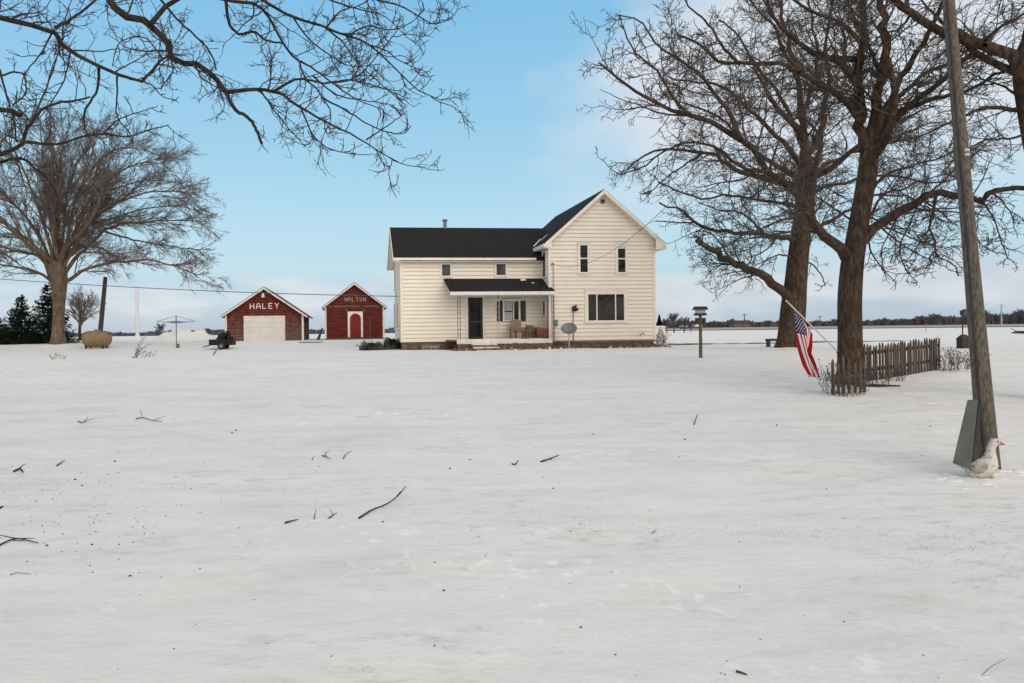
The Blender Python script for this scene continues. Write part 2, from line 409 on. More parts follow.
def grow(rng, st, di, ln, r0, r1, K, wig, trop):
    n = len(st); pts = np.empty((n, K + 1, 3)); pts[:, 0] = st; d = unit(di); tr = np.array(trop)[None, :]
    for k in range(K):
        d = unit(d + rng.normal(0, wig, (n, 3)) + tr)
        pts[:, k + 1] = pts[:, k] + d * (ln / K)[:, None]
    t = np.linspace(0, 1, K + 1)[None, :]
    return pts, r0[:, None] * (1 - t) + r1[:, None] * t

def sprout(rng, pts, rad, counts, tmin, tmax, ang, lf, rf, tip=0.55, up=0.0):
    """start points, directions, lengths and radii of side shoots; parents are (N,K,3)"""
    Nb, K, _ = pts.shape
    idx = np.repeat(np.arange(Nb), counts); n = len(idx)
    t = rng.uniform(tmin, tmax, n); u = t * (K - 1); k = np.minimum(u.astype(int), K - 2); f = (u - k)[:, None]
    p0 = pts[idx, k]; p1 = pts[idx, k + 1]; pos = p0 * (1 - f) + p1 * f; tan = unit(p1 - p0)
    rr = rad[idx, k] * (1 - f[:, 0]) + rad[idx, k + 1] * f[:, 0]
    rv = unit(rng.normal(0, 1, (n, 3)) + np.array([0, 0, up])[None, :]); perp = unit(rv - (rv * tan).sum(1, keepdims=True) * tan)
    a = np.radians(rng.uniform(ang[0], ang[1], n))[:, None]
    di = tan * np.cos(a) + perp * np.sin(a)
    L = np.linalg.norm(np.diff(pts, axis=1), axis=2).sum(1)[idx]
    ln = L * rng.uniform(lf[0], lf[1], n) * (1 - tip * t)
    return pos, di, ln, rr * rng.uniform(rf[0], rf[1], n)

def spline(P, K):
    P = [Vector(p) for p in P]; n = len(P) - 1; out = []
    for i in range(K + 1):
        u = i / K * n; k = min(int(u), n - 1); f = u - k
        a = P[max(k-1, 0)]; b = P[k]; c = P[k+1]; d = P[min(k+2, n)]
        out.append(0.5 * ((2*b) + (c-a)*f + (2*a-5*b+4*c-d)*f*f + (3*b-a-3*c+d)*f**3))
    return out

def limb_pts(rng, pp, d0, d1, w0, w1, K=18, jit=0.25):
    """limb through image-derived points; its distance runs from d0 to d1; widths in px at d0"""
    n = len(pp) - 1
    ps = [at(p[0], p[1], d0 + (d1 - d0) * (i / n)) for i, p in enumerate(pp)]
    sp = spline(ps, K); amp = jit * w0 / F * d0
    out = []
    for i, p in enumerate(sp):
        k = min(1.0, i / 3.0) * amp
        out.append(p + Vector((rng.normal(0, k), rng.normal(0, k), rng.normal(0, k))) * 0.5)
    r0 = w0 / 2 / F * d0; r1 = w1 / 2 / F * d0
    rad = [r0 + (r1 - r0) * (i / K) ** 0.62 for i in range(K + 1)]
    return np.array([list(p) for p in out]), np.array(rad)

def make_tree(name, label, px, d, trunk, limbs, seed, mats, hidden=(), dens=(2.0, 5, 5, 4), lens=None, twig_r=0.006, trunk_noise=0.03,
              wig=(0.16, 0.2, 0.24), trop=((0, 0, 0.03), (0, 0, 0.02), (0, 0, 0.0)), group=None, flare=1.5, l1=(0.25, 0.5), angs=(30, 70), maxlen=(3.0, 1.6, 0.9), shrink=1.0, wscale=1.0):
    rng = np.random.default_rng(seed)
    base = on_ground(px, d, 0.12)
    root = tag(empty(name, base), label, 'tree', group)
    o3 = np.array(list(base))
    # trunk: (px, py, width px)
    tp = [at(p[0], p[1], d) for p in trunk]
    if abs(tp[0].z - base.z) < 1.5: tp[0].z = base.z
    K = 40; sp = spline(tp, K); ws = np.interp(np.linspace(0, len(trunk) - 1, K + 1), range(len(trunk)), [p[2] for p in trunk]) / 2 / F * d
    ws = ws * math.cos(math.atan((trunk[0][0] - CX) / F))
    b = MB(); n = 28; vs, fs = [], []
    for k, p in enumerate(sp):
        hgt = p.z - base.z
        for j in range(n):
            a = 2 * math.pi * j / n
            r = ws[k]
            fl = math.exp(-max(hgt, 0) / 0.35)
            r *= 1 + (flare - 1) * fl * (0.65 + 0.5 * math.sin(3 * a + seed) + 0.25 * math.sin(5 * a + 2 * seed))
            r *= 1 + trunk_noise * 2.2 * mnoise.noise(Vector((math.cos(a) * 1.6, math.sin(a) * 1.6, hgt * 0.8 + seed)))
            r *= 1 + trunk_noise * 0.8 * mnoise.noise(Vector((math.cos(a) * 6, math.sin(a) * 6, hgt * 1.5 + seed)))
            vs.append(Vector((p.x + math.cos(a) * r, p.y + math.sin(a) * r, p.z)) - base)
    for k in range(K):
        for j in range(n):
            j2 = (j+1) % n; fs.append((k*n+j, k*n+j2, (k+1)*n+j2, (k+1)*n+j))
    b.add(vs, fs, 0, True); b.build('trunk', mats[0], root)
    # limbs
    P, Rr = [], []
    for L in limbs:
        pp, w0, w1 = L[0], L[1], L[2]; dd0 = d + (L[4] if len(L) > 4 else 0); dd = L[3] if len(L) > 3 else rng.uniform(-0.1, 0.1) * d
        c0 = trunk[-1]; pp = [(c0[0] + (x_ - c0[0]) * (1 - (1 - shrink) * min(1, math.hypot(x_ - c0[0], y_ - c0[1]) / 150)), c0[1] + (y_ - c0[1]) * (1 - (1 - shrink) * min(1, math.hypot(x_ - c0[0], y_ - c0[1]) / 150))) for x_, y_ in pp]
        wscale_ = wscale * math.cos(math.atan((pp[0][0] - CX) / F)) ** 0.6
        a, r = limb_pts(rng, pp, dd0, dd0 + dd, w0 * wscale_, w1 * wscale)
        P.append(a); Rr.append(r)
        tw = Twigs(); tw.add(a[None], r[None], 9); tw.build('limb', mats[0], root, o3)
    # limbs that run towards or away from the viewer, grown from the trunk
    for (tx, ty, dx, dy, dz, ln, w) in hidden:
        st = np.array([list(at(tx, ty, d))]); r0 = np.array([w / 2 / F * d])
        p, r = grow(rng, st, np.array([[dx, dy, dz]], float), np.array([float(ln)]), r0, r0 * 0.15, 18, 0.10, (0, 0, 0.02))
        P.append(p[0]); Rr.append(r[0])
        tw = Twigs(); tw.add(p, r, 8); tw.build('limb', mats[0], root, o3)
    P = np.array(P); Rr = np.array(Rr)
    Ln = np.linalg.norm(np.diff(P, axis=1), axis=2).sum(1)
    crown = Twigs()
    cnt = np.maximum(3, (Ln * dens[0]).astype(int))
    pts, rds = P, Rr
    for lv in range(4):
        if lv:
            cl = np.linalg.norm(np.diff(pts, axis=1), axis=2).sum(1); cnt = rng.poisson(cl * dens[lv])
        s, di, ln, r = sprout(rng, pts, rds, cnt, 0.14 if lv == 0 else 0.1, 1.0, angs, l1 if lv == 0 else (0.3, 0.75), (0.35, 0.6) if lv == 0 else (0.6, 0.9), 0.5 if lv == 0 else 0.4)
        n = len(ln)
        if n == 0: break
        cap = maxlen[lv] * rng.uniform(0.25, 1.0, n) ** (1.3 if lv == 0 else 1.0)
        ln = np.maximum(np.minimum(ln, cap), maxlen[lv] * 0.12)
        r = np.clip(r, twig_r * (2.0, 1.25, 1.0, 0.9)[lv], np.maximum(twig_r * (2.2, 1.4, 1.1, 0.95)[lv], ln * 0.016))
        pts, rds = grow(rng, s, di, ln, r, np.full(n, twig_r * (1.0, 0.9, 0.75, 0.65)[lv]), (9, 7, 4, 3)[lv], wig[min(lv, 2)], trop[min(lv, 2)])
        crown.add(pts, rds, (5, 4, 3, 3)[lv])
    crown.build('crown', mats[1], root, o3)
    return root

# ---- front right tree
T1 = make_tree('bare_tree', 'big bare tree with the flag bracket, rising behind the picket fence', 850, 14.2,
    [(849,387,29),(850,370,26),(850,340,25),(850,300,25),(852,265,24),(856,240,22),(862,205,20.5),(867,175,20.5),(869,155,20),(869,140,15)],
    [([(866,150),(862,125),(860,90),(861,50),(864,10),(862,-50),(868,-120)], 15, 4, 0.4),
     ([(869,150),(876,110),(881,75),(884,35),(881,0),(886,-60),(880,-130)], 14, 4, -0.6),
     ([(872,148),(882,118),(896,85),(913,58),(931,30),(946,0),(960,-60)], 11, 2.5, -1.6),
     ([(873,148),(889,112),(905,90),(928,72),(950,62),(985,52),(1030,46)], 8, 2, 1.4),
     ([(872,150),(893,114),(918,104),(945,95),(970,88),(1000,72),(1040,62)], 8, 2, -2.0),
     ([(851,262),(867,238),(883,226),(903,211),(922,200),(940,194.5),(961,199),(981,201),(997,196),(1028,190),(1070,196)], 13, 4, -1.0),
     ([(938,197),(935,215),(932,232),(938,245),(939,261),(956,270),(964,283)], 3.6, 1.0, 0.4, -0.5),
     ([(932,232),(922,246),(915,258),(905,270)], 2.2, 0.8, 0.3, -0.4),
     ([(846,262),(838,252),(828,243),(817,231),(808,215),(792,190),(767,171),(735,140),(706,121),(670,115),(641,97),(614,82),(583,59)], 14, 1.6, -2.8),
     ([(735,140),(722,112),(705,88),(690,70),(668,55),(645,38),(628,15),(605,8)], 6, 1.2, 0.8, -1.9),
     ([(767,171),(745,172),(724,160),(706,148),(680,143),(655,152),(630,168),(608,176)], 5, 1.2, -0.6, -1.5),
     ([(690,118),(668,103),(655,80),(640,62),(622,48),(612,25),(606,10)], 4, 1.0, -0.5, -2.2),
     ([(862,122),(847,103),(830,90),(816,82),(797,70),(775,62),(733,60),(709,55),(690,38),(668,28)], 9, 1.6, -2.0),
     ([(861,92),(850,74),(838,63),(824,53),(800,42),(775,16),(762,-10),(740,-40)], 8, 2, -1.4),
     ([(797,70),(780,48),(770,20),(752,5),(735,-25)], 5, 1.5, 1.0, -1.0),
     ([(733,60),(715,42),(700,18),(682,2),(665,-20)], 4, 1.2, 0.5, -1.6),
     ([(862,40),(845,22),(828,12),(800,0),(770,-25),(735,-50)], 6, 1.6, 1.2),
     ([(857,235),(868,222),(884,196),(905,190),(925,180),(950,176)], 4, 1.2, 1.8),
     ([(862,210),(880,180),(905,168),(935,160),(965,150),(1000,152)], 5, 1.2, 2.2),
     ([(881,75),(868,40),(850,5),(838,-40)], 5, 1.5, 1.5),
     ([(903,211),(892,232),(882,256),(886,280)], 2.2, 0.8, 0.6, -0.4),
     ([(922,200),(912,225),(901,252),(908,276),(920,290)], 2.4, 0.8, 0.4, -0.5),
     ([(867,238),(872,258),(884,276),(897,290)], 2.4, 0.8, 0.8, 0.1),
     ([(880,229),(900,246),(926,262),(950,274)], 2.4, 0.8, 1.0, -0.2),
     ([(985,200),(1000,222),(1008,246),(1016,266)], 2.4, 0.8, 0.4, -0.9),
     ([(961,199),(975,222),(984,246),(1000,258)], 2.4, 0.8, 0.9, -0.8),
     ([(856,228),(842,216),(826,206),(812,196)], 3.0, 0.9, 1.6),
     ([(860,214),(876,222),(896,228),(918,236)], 2.6, 0.8, 1.5)],
    11, (M['bark'], M['twig']),
    hidden=[(866,165,-0.1,-0.9,0.45,3.4,9),(869,150,0.3,-0.8,0.6,3.2,8),(862,110,0.2,0.9,0.5,3.8,9),(864,60,-0.5,0.8,0.5,3.5,7),(880,80,0.6,0.7,0.4,3.2,7)],
    dens=(3.9, 6.6, 8.2, 8.0), twig_r=0.0052, maxlen=(2.2, 1.1, 0.55, 0.26), flare=1.2, shrink=0.95)

# ---- back right tree, with the broken low limb
T2 = make_tree('bare_tree', 'bare tree with a thick low broken limb bending left, between bird feeder and flag', 791, 27.6,
    [(790,351,31),(791,340,28),(793,310,26),(796,280,23),(799,250,21),(803,220,20),(805,195,19.5),(806,172,17),(806,160,12)],
    [([(793,312),(784,301),(772,289),(759,278),(745,276),(735,270),(726,264),(714,257),(703,253),(694,243)], 12, 4.5, -2.5),
     ([(799,247),(790,240),(776,239),(762,235),(742,236),(723,235),(706,231),(690,225),(681,217),(668,210),(653,207)], 8, 1.6, -1.5),
     ([(690,225),(674,226),(660,225),(648,224)], 2, 1, 0.5, -1.2),
     ([(804,192),(794,186),(770,181),(742,174),(726,165),(715,156),(695,151),(660,148),(635,156),(618,170)], 9, 1.6, 2.0),
     ([(804,190),(798,178),(776,167),(759,155),(742,142),(725,122),(700,108),(672,98)], 8, 1.5, 3.0),
     ([(805,170),(790,150),(768,128),(745,105),(720,84),(695,78),(660,72)], 7, 1.3, -3.0),
     ([(804,215),(790,205),(770,203),(750,200),(728,196),(700,200),(672,192),(650,184)], 5, 1.2, -4.0),
     ([(805,165),(803,140),(803,113),(798,79),(790,45),(782,10),(775,-30)], 10, 2.5, 0.5),
     ([(806,168),(811,150),(821,126),(824,105),(830,75),(826,40),(832,0),(838,-40)], 9, 2, 2.0),
     ([(804,150),(790,115),(772,85),(752,60),(735,30),(715,12)], 6, 1.4, 2.2),
     ([(806,180),(821,168),(840,158),(862,150),(890,140),(918,128),(945,120)], 6, 1.3, 3.0),
     ([(804,238),(812,232),(833,222),(850,210),(872,198),(900,196),(930,205)], 7, 1.3, 2.0),
     ([(806,200),(822,188),(845,184),(872,176),(905,178),(940,184),(970,178)], 5, 1.2, -2.5),
     ([(700,152),(680,165),(662,176),(646,190),(634,196)], 2.4, 0.9, 0.0, 1.6),
     ([(762,235),(752,224),(738,214),(716,212),(696,205)], 3.4, 1.0, 0.5, -0.6),
     ([(803,113),(812,85),(818,50),(812,10),(805,-30)], 5, 1.4, -2.0),
     ([(776,239),(768,250),(756,258),(744,262)], 2.4, 0.8, 0.4, -0.5),
     ([(742,236),(730,246),(716,252),(702,250)], 2.2, 0.8, -0.6, -0.9),
     ([(796,262),(780,258),(768,262),(752,270)], 2.6, 0.8, -1.5),
     ([(726,264),(716,246),(704,236),(690,234)], 2.6, 0.8, 0.6, -1.6),
     ([(798,262),(812,268),(822,280),(826,292)], 2.4, 0.8, 1.0)],
    23, (M['bark'], M['twigdark']),
    hidden=[(805,200,-0.2,-0.9,0.4,5.5,8),(806,175,0.2,0.9,0.5,6,8),(803,140,-0.4,-0.8,0.6,5,7),(806,180,0.6,-0.7,0.4,5,7)],
    dens=(2.4, 4.0, 5.4, 5.2), twig_r=0.0078, maxlen=(3.8, 2.0, 0.95, 0.45), flare=1.3, shrink=0.95)

# ---- tree standing past the right edge
T4 = make_tree('bare_tree', 'leaning bare trunk at the right edge with a thick limb behind the pole', 1062, 12.0,
    [(1066,400,44),(1062,360,38),(1058,290,35),(1050,220,33),(1041,160,31),(1031,110,30),(1027,80,30),(1026,58,26),(1030,40,20)],
    [([(1026,75),(1012,56),(985,45),(958,33),(935,28),(912,12),(893,0),(870,-18),(840,-45),(800,-70)], 17, 4, 0.8),
     ([(1028,70),(1030,30),(1040,-10),(1036,-70),(1050,-140)], 18, 5, 0.8),
     ([(1030,112),(1011,109),(984,108),(969,113),(947,124),(918,137),(895,141)], 7, 1.4, 0.6),
     ([(985,45),(1000,28),(1024,14),(1050,-5)], 5, 2, 1.5),
     ([(1030,60),(1050,40),(1080,10),(1120,-20),(1170,-40)], 11, 2, 0.6),
     ([(1036,130),(1060,100),(1100,80),(1150,70)], 9, 2, -1.0),
     ([(958,33),(948,10),(935,-20),(925,-60)], 6, 2, -0.6),
     ([(1035,130),(1012,138),(985,140),(965,152),(945,170)], 4, 1.0, -1.2),
     ([(912,12),(900,28),(880,36),(862,52),(845,60)], 3.5, 1.0, 0.6, 0.5),
     ([(1034,120),(1010,90),(985,80),(968,72)], 4, 1.2, 2.0)],
    31, (M['bark'], M['twig']), hidden=[(1028,75,-0.3,0.8,0.5,3.0,9),(1030,60,0.2,-0.8,0.6,2.6,9)],
    dens=(3.2, 5.5, 7.0, 7.0), twig_r=0.0048, maxlen=(2.0, 0.95, 0.48, 0.22), flare=1.3)

# ---- fan-shaped tree at the left
T3 = make_tree('bare_tree', 'wide fan-shaped bare tree beside the dark spruces', 58, 40.0,
    [(58,346,15),(58,339,13.5),(58.5,322,12.5),(59,305,13),(59,292,15),(58.5,281,18),(57.5,270,20),(57.5,262,14)],
    [([(62,285),(71,279),(82,271),(99,267),(120,262),(140,260),(157,259),(180,264),(200,270),(216,277)], 6.5, 1.0, -3),
     ([(64,274),(76,258),(88,247),(108,230),(126,222),(152,218),(176,215),(205,214),(230,216)], 6.5, 1.0, 1),
     ([(63,268),(76,245),(92,222),(112,205),(136,192),(165,183),(195,180),(212,186)], 6, 1.0, -4),
     ([(62,266),(72,240),(84,212),(100,186),(122,165),(148,150),(172,148),(190,158)], 6, 1.0, 4),
     ([(62,266),(68,235),(76,200),(90,168),(108,145),(128,132),(150,132)], 6, 1.0, -3),
     ([(60,266),(63,230),(68,190),(78,155),(92,130),(108,112)], 6, 1.0, 3),
     ([(58,264),(58,228),(57,190),(60,152),(66,125),(72,103)], 6, 1.0, -2),
     ([(56,264),(52,228),(46,190),(42,155),(40,125),(38,104)], 6, 1.0, 2),
     ([(54,266),(46,232),(34,196),(22,165),(10,140),(-2,120)], 6, 1.0, -4),
     ([(52,266),(40,238),(20,210),(-5,185),(-30,165),(-52,155)], 6, 1.0, 3),
     ([(51,270),(36,248),(12,228),(-20,212),(-55,202),(-85,196)], 6, 1.0, -2),
     ([(50,276),(43,260),(30,254),(13,250),(0,246),(-30,236),(-60,232),(-95,236)], 6.5, 1.0, 2),
     ([(52,282),(40,274),(20,268),(-5,264),(-35,262),(-70,268)], 5, 1.0, -5),
     ([(108,230),(130,236),(152,240),(175,243),(200,246),(222,248)], 3.2, 0.9, -2, 0.4),
     ([(92,222),(118,215),(145,205),(172,200),(200,198),(222,204)], 3.2, 0.9, 2, -1.0),
     ([(100,186),(120,182),(148,172),(176,168),(200,172)], 3, 0.9, 2, 2.0),
     ([(60,250),(66,215),(82,182),(92,155),(100,125)], 4, 0.9, -5)],
    43, (M['barkpale'], M['twigpale']),
    hidden=[(60,264,0.5,-0.8,0.7,9,6),(56,264,-0.5,-0.8,0.7,9,6),(58,264,0.4,0.85,0.7,9,6),(56,264,-0.5,0.8,0.6,9,6),(60,262,0.1,-0.6,0.9,9,6),(60,262,0.8,-0.6,0.45,8,5)],
    dens=(3.4, 4.0, 5.2, 5.0), twig_r=0.0072, shrink=0.87, wscale=0.80, maxlen=(4.6, 2.4, 1.2, 0.6), wig=(0.08, 0.10, 0.12), angs=(14, 40),
    trop=((0, 0, 0.012), (0, 0, -0.008), (0, 0, -0.02)), flare=1.5, l1=(0.2, 0.45))

# ---- near tree whose trunk stands past the left edge; its limbs reach over the yard
T5 = make_tree('bare_tree', 'dark crooked limbs reaching into the top left of the view, trunk out of sight', -150, 8.6,
    [(-156,470,62),(-152,420,52),(-150,330,47),(-148,240,45),(-145,170,44),(-142,110,42),(-140,60,40),(-138,20,30)],
    [([(-140,75),(-100,48),(-60,32),(-25,22),(0,20),(21,24),(53,30),(71,49),(97,63),(129,79),(155,70),(163,59),(172,44)], 12, 2.0, -0.3),
     ([(99,66),(97,90),(84,113),(86,132)], 4, 1.6, 0.1, -0.15),
     ([(117,76),(117,96),(117,116),(129,132),(134,146)], 2.6, 1.0, 0.2, -0.2),
     ([(55,28),(66,22),(76,16),(95,0),(110,-14)], 4.5, 2, 0.3, -0.1),
     ([(-138,30),(-90,-60),(-20,-90),(50,-60),(90,-22),(111,0),(126,14),(150,25),(166,45),(176,63),(198,65),(213,76),(226,92)], 14, 5.5, 0.2),
     ([(226,92),(234,108),(250,119),(257,132),(262,144)], 5, 3, 0.1, 0.2),
     ([(226,92),(253,90),(274,91),(297,105),(319,119),(348,132),(371,146),(398,163)], 5.5, 1.0, -0.6, 0.2),
     ([(274,91),(300,79),(326,83),(355,78),(374,59),(398,29)], 3.5, 0.9, -0.5, 0.0),
     ([(326,83),(347,80),(369,84),(392,92),(402,103)], 2.4, 0.9, 0.4, -0.2),
     ([(150,25),(175,-2),(205,-8),(226,1),(253,3),(266,13),(276,29),(287,50),(300,61),(303,76),(316,87),(326,104),(332,119)], 6, 1.4, 0.5),
     ([(300,61),(318,72),(342,90),(362,102),(385,110)], 2.6, 0.9, 0.3, 0.5),
     ([(226,1),(229,22),(239,34),(255,32),(268,41),(282,43)], 4.0, 2.0, 0.2, 0.4),
     ([(205,-8),(240,-12),(263,0),(292,16),(326,28),(348,37),(369,45),(385,58),(400,74),(421,92),(440,99)], 5, 0.9, -0.6, 0.4),
     ([(369,45),(385,50),(402,62),(422,70)], 2.0, 0.8, 0.2, -0.1),
     ([(240,-12),(300,-30),(350,-12),(376,0),(398,5),(419,16),(432,24),(453,18)], 4, 0.9, 0.4, 0.4),
     ([(326,28),(340,12),(362,4),(380,-10)], 2.4, 0.9, 0.5, 0.0),
     ([(161,0),(178,20),(200,40),(212,56),(216,70)], 3.0, 1.6, 0.0, 0.3),
     ([(-145,165),(-90,178),(-40,168),(0,153),(21,144),(29,126),(45,108),(71,101),(92,97)], 10, 1.8, -0.2),
     ([(21,142),(40,143),(58,144),(79,137),(103,134),(132,136),(150,130),(168,125)], 4.6, 1.0, 0.3, -0.2),
     ([(-40,168),(0,162),(21,158),(34,168),(47,179),(58,196)], 5, 1.6, 0.5, -0.05),
     ([(29,126),(47,87),(59,50),(64,36)], 2.6, 1.0, 0.2, -0.2),
     ([(-142,120),(-90,116),(-40,106),(0,109),(21,114)], 10, 5, 0.2),
     ([(0,71),(8,100),(14,122),(16,142)], 2.8, 1.6, 0.1, -0.1),
     ([(0,76),(21,73),(26,92),(12,106)], 2.6, 1.4, 0.1, -0.1),
     ([(-60,32),(-30,52),(0,71)], 4, 2.8, 0.2, -0.1),
     ([(163,59),(145,38),(120,42),(112,66)], 2.0, 0.9, 0.1, -0.2),
     ([(326,28),(342,42),(358,63),(384,87),(405,105)], 2.6, 0.8, 0.3, 0.0),
     ([(313,76),(337,95),(363,100),(395,105)], 2.4, 0.8, 0.4, 0.3),
     ([(321,97),(347,111),(371,126),(400,134),(411,126)], 2.4, 0.8, -0.2, 0.6),
     ([(300,105),(311,132),(326,147),(347,153),(371,155)], 2.4, 0.8, 0.3, -0.2),
     ([(261,91),(276,113),(292,132),(305,146)], 2.2, 0.8, 0.2, 0.0),
     ([(366,140),(390,124),(405,113)], 2.0, 0.8, 0.1, -0.4),
     ([(305,-12),(330,0),(355,8),(384,16),(405,34)], 2.8, 0.8, 0.3, 0.2),
     ([(292,16),(310,40),(334,58),(352,66),(380,64)], 2.4, 0.8, 0.5, 0.1),
     ([(348,37),(366,26),(390,30),(412,22),(425,8)], 2.2, 0.8, 0.4, 0.0),
     ([(53,30),(40,55),(26,72),(20,95)], 2.4, 0.9, 0.2, -0.2),
     ([(71,49),(64,80),(50,104),(36,122)], 2.2, 0.9, 0.2, -0.2),
     ([(129,79),(150,84),(162,96),(176,100)], 2.2, 0.8, 0.2, -0.2),
     ([(103,134),(118,120),(140,112),(158,106)], 2.0, 0.8, 0.2, -0.1)],
    53, (M['barkdark'], M['twigdark']),
    dens=(5.4, 8.0, 8.5, 6.0), twig_r=0.0035, maxlen=(1.0, 0.58, 0.30, 0.14), shrink=1.0, wscale=0.9, trop=((0, 0, 0.05), (0, 0, 0.04), (0, 0, 0.02)), flare=1.2, trunk_noise=0.06, wig=(0.22, 0.26, 0.28), l1=(0.25, 0.6))

def small_tree(name, label, px, d, h, spread, seed, twig_r, group=None, mats=None, n1=26):
    rng = np.random.default_rng(seed); base = on_ground(px, d, 0.1); o3 = np.array(list(base))
    root = tag(empty(name, base), label, 'tree', group)
    tw = Twigs()
    tp, tr = grow(rng, np.array([list(base)]), np.array([[0, 0, 1.0]]), np.array([h * 0.55]), np.array([h * 0.03]), np.array([h * 0.015]), 10, 0.05, (0, 0, 0.1))
    tw.add(tp, tr, 8); tw.build('trunk', (mats or (M['barkdark'], None))[0], root, o3)
    c = Twigs()
    s, di, ln, r = sprout(rng, tp, tr, np.array([n1]), 0.35, 1.0, (22, 60), (0.7, 1.1), (0.4, 0.6), 0.2, 0.5)
    p, rr = grow(rng, s, di, ln * spread, np.maximum(r, twig_r * 2), np.full(len(r), twig_r), 8, 0.12, (0, 0, 0.05)); c.add(p, rr, 4)
    s, di, ln, r = sprout(rng, p, rr, np.full(len(p), 9), 0.2, 1.0, (20, 50), (0.3, 0.6), (0.6, 0.9), 0.4)
    p, rr = grow(rng, s, di, ln, np.maximum(r, twig_r), np.full(len(r), twig_r), 5, 0.14, (0, 0, 0.03)); c.add(p, rr, 3)
    s, di, ln, r = sprout(rng, p, rr, np.full(len(p), 6), 0.2, 1.0, (20, 50), (0.4, 0.7), (0.8, 1), 0.4)
    p, rr = grow(rng, s, di, ln, np.full(len(ln), twig_r), np.full(len(ln), twig_r * 0.7), 3, 0.14, (0, 0, 0.0)); c.add(p, rr, 3)
    c.build('crown', (mats or (None, M['twigpale']))[1], root, o3)
    return root

small_tree('bare_tree', 'small grey bare tree behind the tan tank', 80, 62, 5.6, 1.0, 3, 0.011, mats=(M['barkdark'], M['twigpale']))
small_tree('bare_tree', 'tiny round bare tree on the far field behind the snow pile', 160, 190, 5.2, 0.7, 4, 0.03, mats=(M['barkdark'], M['woods']), n1=20)
for (px, d, h, lb) in ((667, 150, 4.2, 'bare far tree nearest the house corner'), (674, 160, 6.2, 'tallest bare far tree between house and bird feeder'),
                       (684, 150, 4.6, 'bare far tree just left of the bird feeder'), (691, 170, 4.0, 'small bare far tree behind the bird feeder post')):
    small_tree('bare_tree', lb, px, d, h, 0.75, int(px), 0.03, 'bare trees beyond the house', mats=(M['barkdark'], M['woods']), n1=18)

# ---- spruces
def spruce(label, px, d, h, w, seed):
    rng = np.random.default_rng(seed); base = on_ground(px, d, 0.15); o3 = np.array(list(base))
    root = tag(empty('spruce_tree', base), label, 'spruce', 'dark spruces at the left')
    tr = Twigs(); p = np.array([[list(base + Vector((0, 0, h * k / 8))) for k in range(9)]]); tr.add(p, np.linspace(0.13, 0.012, 9)[None], 7)
    tr.build('trunk', M['barkdark'], root, o3)
    n = 250; t = rng.uniform(0.03, 0.99, n) ** 1.1; lv = np.round(t * 17) / 17; t = np.clip(lv + rng.normal(0, 0.006, n), 0.02, 0.99)
    az = rng.uniform(0, 2 * np.pi, n); ln = w * (1 - t) ** 0.85 * rng.uniform(0.75, 1.12, n) + 0.08
    st = o3[None] + np.stack([np.zeros(n), np.zeros(n), t * h], 1)
    di = np.stack([np.cos(az), np.sin(az), -0.12 + 0.75 * t ** 2], 1)
    p1, r1 = grow(rng, st, di, ln, np.full(n, 0.02), np.full(n, 0.006), 8, 0.03, (0, 0, 0.015))
    c = Twigs(); c.add(p1, r1, 3)
    s, dd, l2, r = sprout(rng, p1, r1, np.maximum(4, (ln * 15).astype(int)), 0.12, 1.0, (30, 65), (0.16, 0.30), (0.5, 0.7), 0.35)
    p2, r2 = grow(rng, s, dd, np.clip(l2, 0.08, 0.5), np.full(len(s), 0.012), np.full(len(s), 0.008), 4, 0.05, (0, 0, -0.07)); c.add(p2, r2, 3)
    s, dd, l3, r = sprout(rng, p2, r2, np.full(len(p2), 5), 0.1, 1.0, (25, 60), (0.35, 0.6), (0.8, 1), 0.2)
    p3, r3 = grow(rng, s, dd, np.clip(l3, 0.07, 0.22), np.full(len(s), 0.013), np.full(len(s), 0.008), 2, 0.05, (0, 0, -0.05)); c.add(p3, r3, 3)
    c.build('crown', M['evergreen'], root, o3)
spruce('dark green spruce cut by the left edge, lowest of the three', -6, 44, 2.2, 1.3, 1)
spruce('middle dark spruce with its pointed tip clear of the big trunk', 21.5, 44, 3.45, 1.55, 2)
spruce('tallest dark spruce, half behind the trunk of the fan-shaped tree', 48.5, 44.5, 4.3, 1.75, 3)
spruce_far = small = None

def far_conifer(label, px, d, h, seed):
    rng = np.random.default_rng(seed); base = on_ground(px, d, 0.2); o3 = np.array(list(base))
    root = tag(empty('spruce_tree', base), label, 'spruce')
    tr = Twigs(); p = np.array([[list(base + Vector((0, 0, h * k / 4))) for k in range(5)]]); tr.add(p, np.linspace(0.3, 0.03, 5)[None], 6)
    tr.build('trunk', M['barkdark'], root, o3)
    n = 900; t = rng.uniform(0.05, 0.98, n); az = rng.uniform(0, 2*np.pi, n); ln = h * 0.24 * (1 - t) * rng.uniform(0.7, 1.15, n) + 0.1
    st = o3[None] + np.stack([0*t, 0*t, t * h], 1); di = np.stack([np.cos(az), np.sin(az), 0*t - 0.15], 1)
    p1, r1 = grow(rng, st, di, ln, np.full(n, 0.10), np.full(n, 0.07), 3, 0.08, (0, 0, 0)); c = Twigs(); c.add(p1, r1, 3)
    c.build('crown', M['evergreen'], root, o3)
far_conifer('small dark far conifer right against the house corner', 659.5, 150, 4.6, 9)

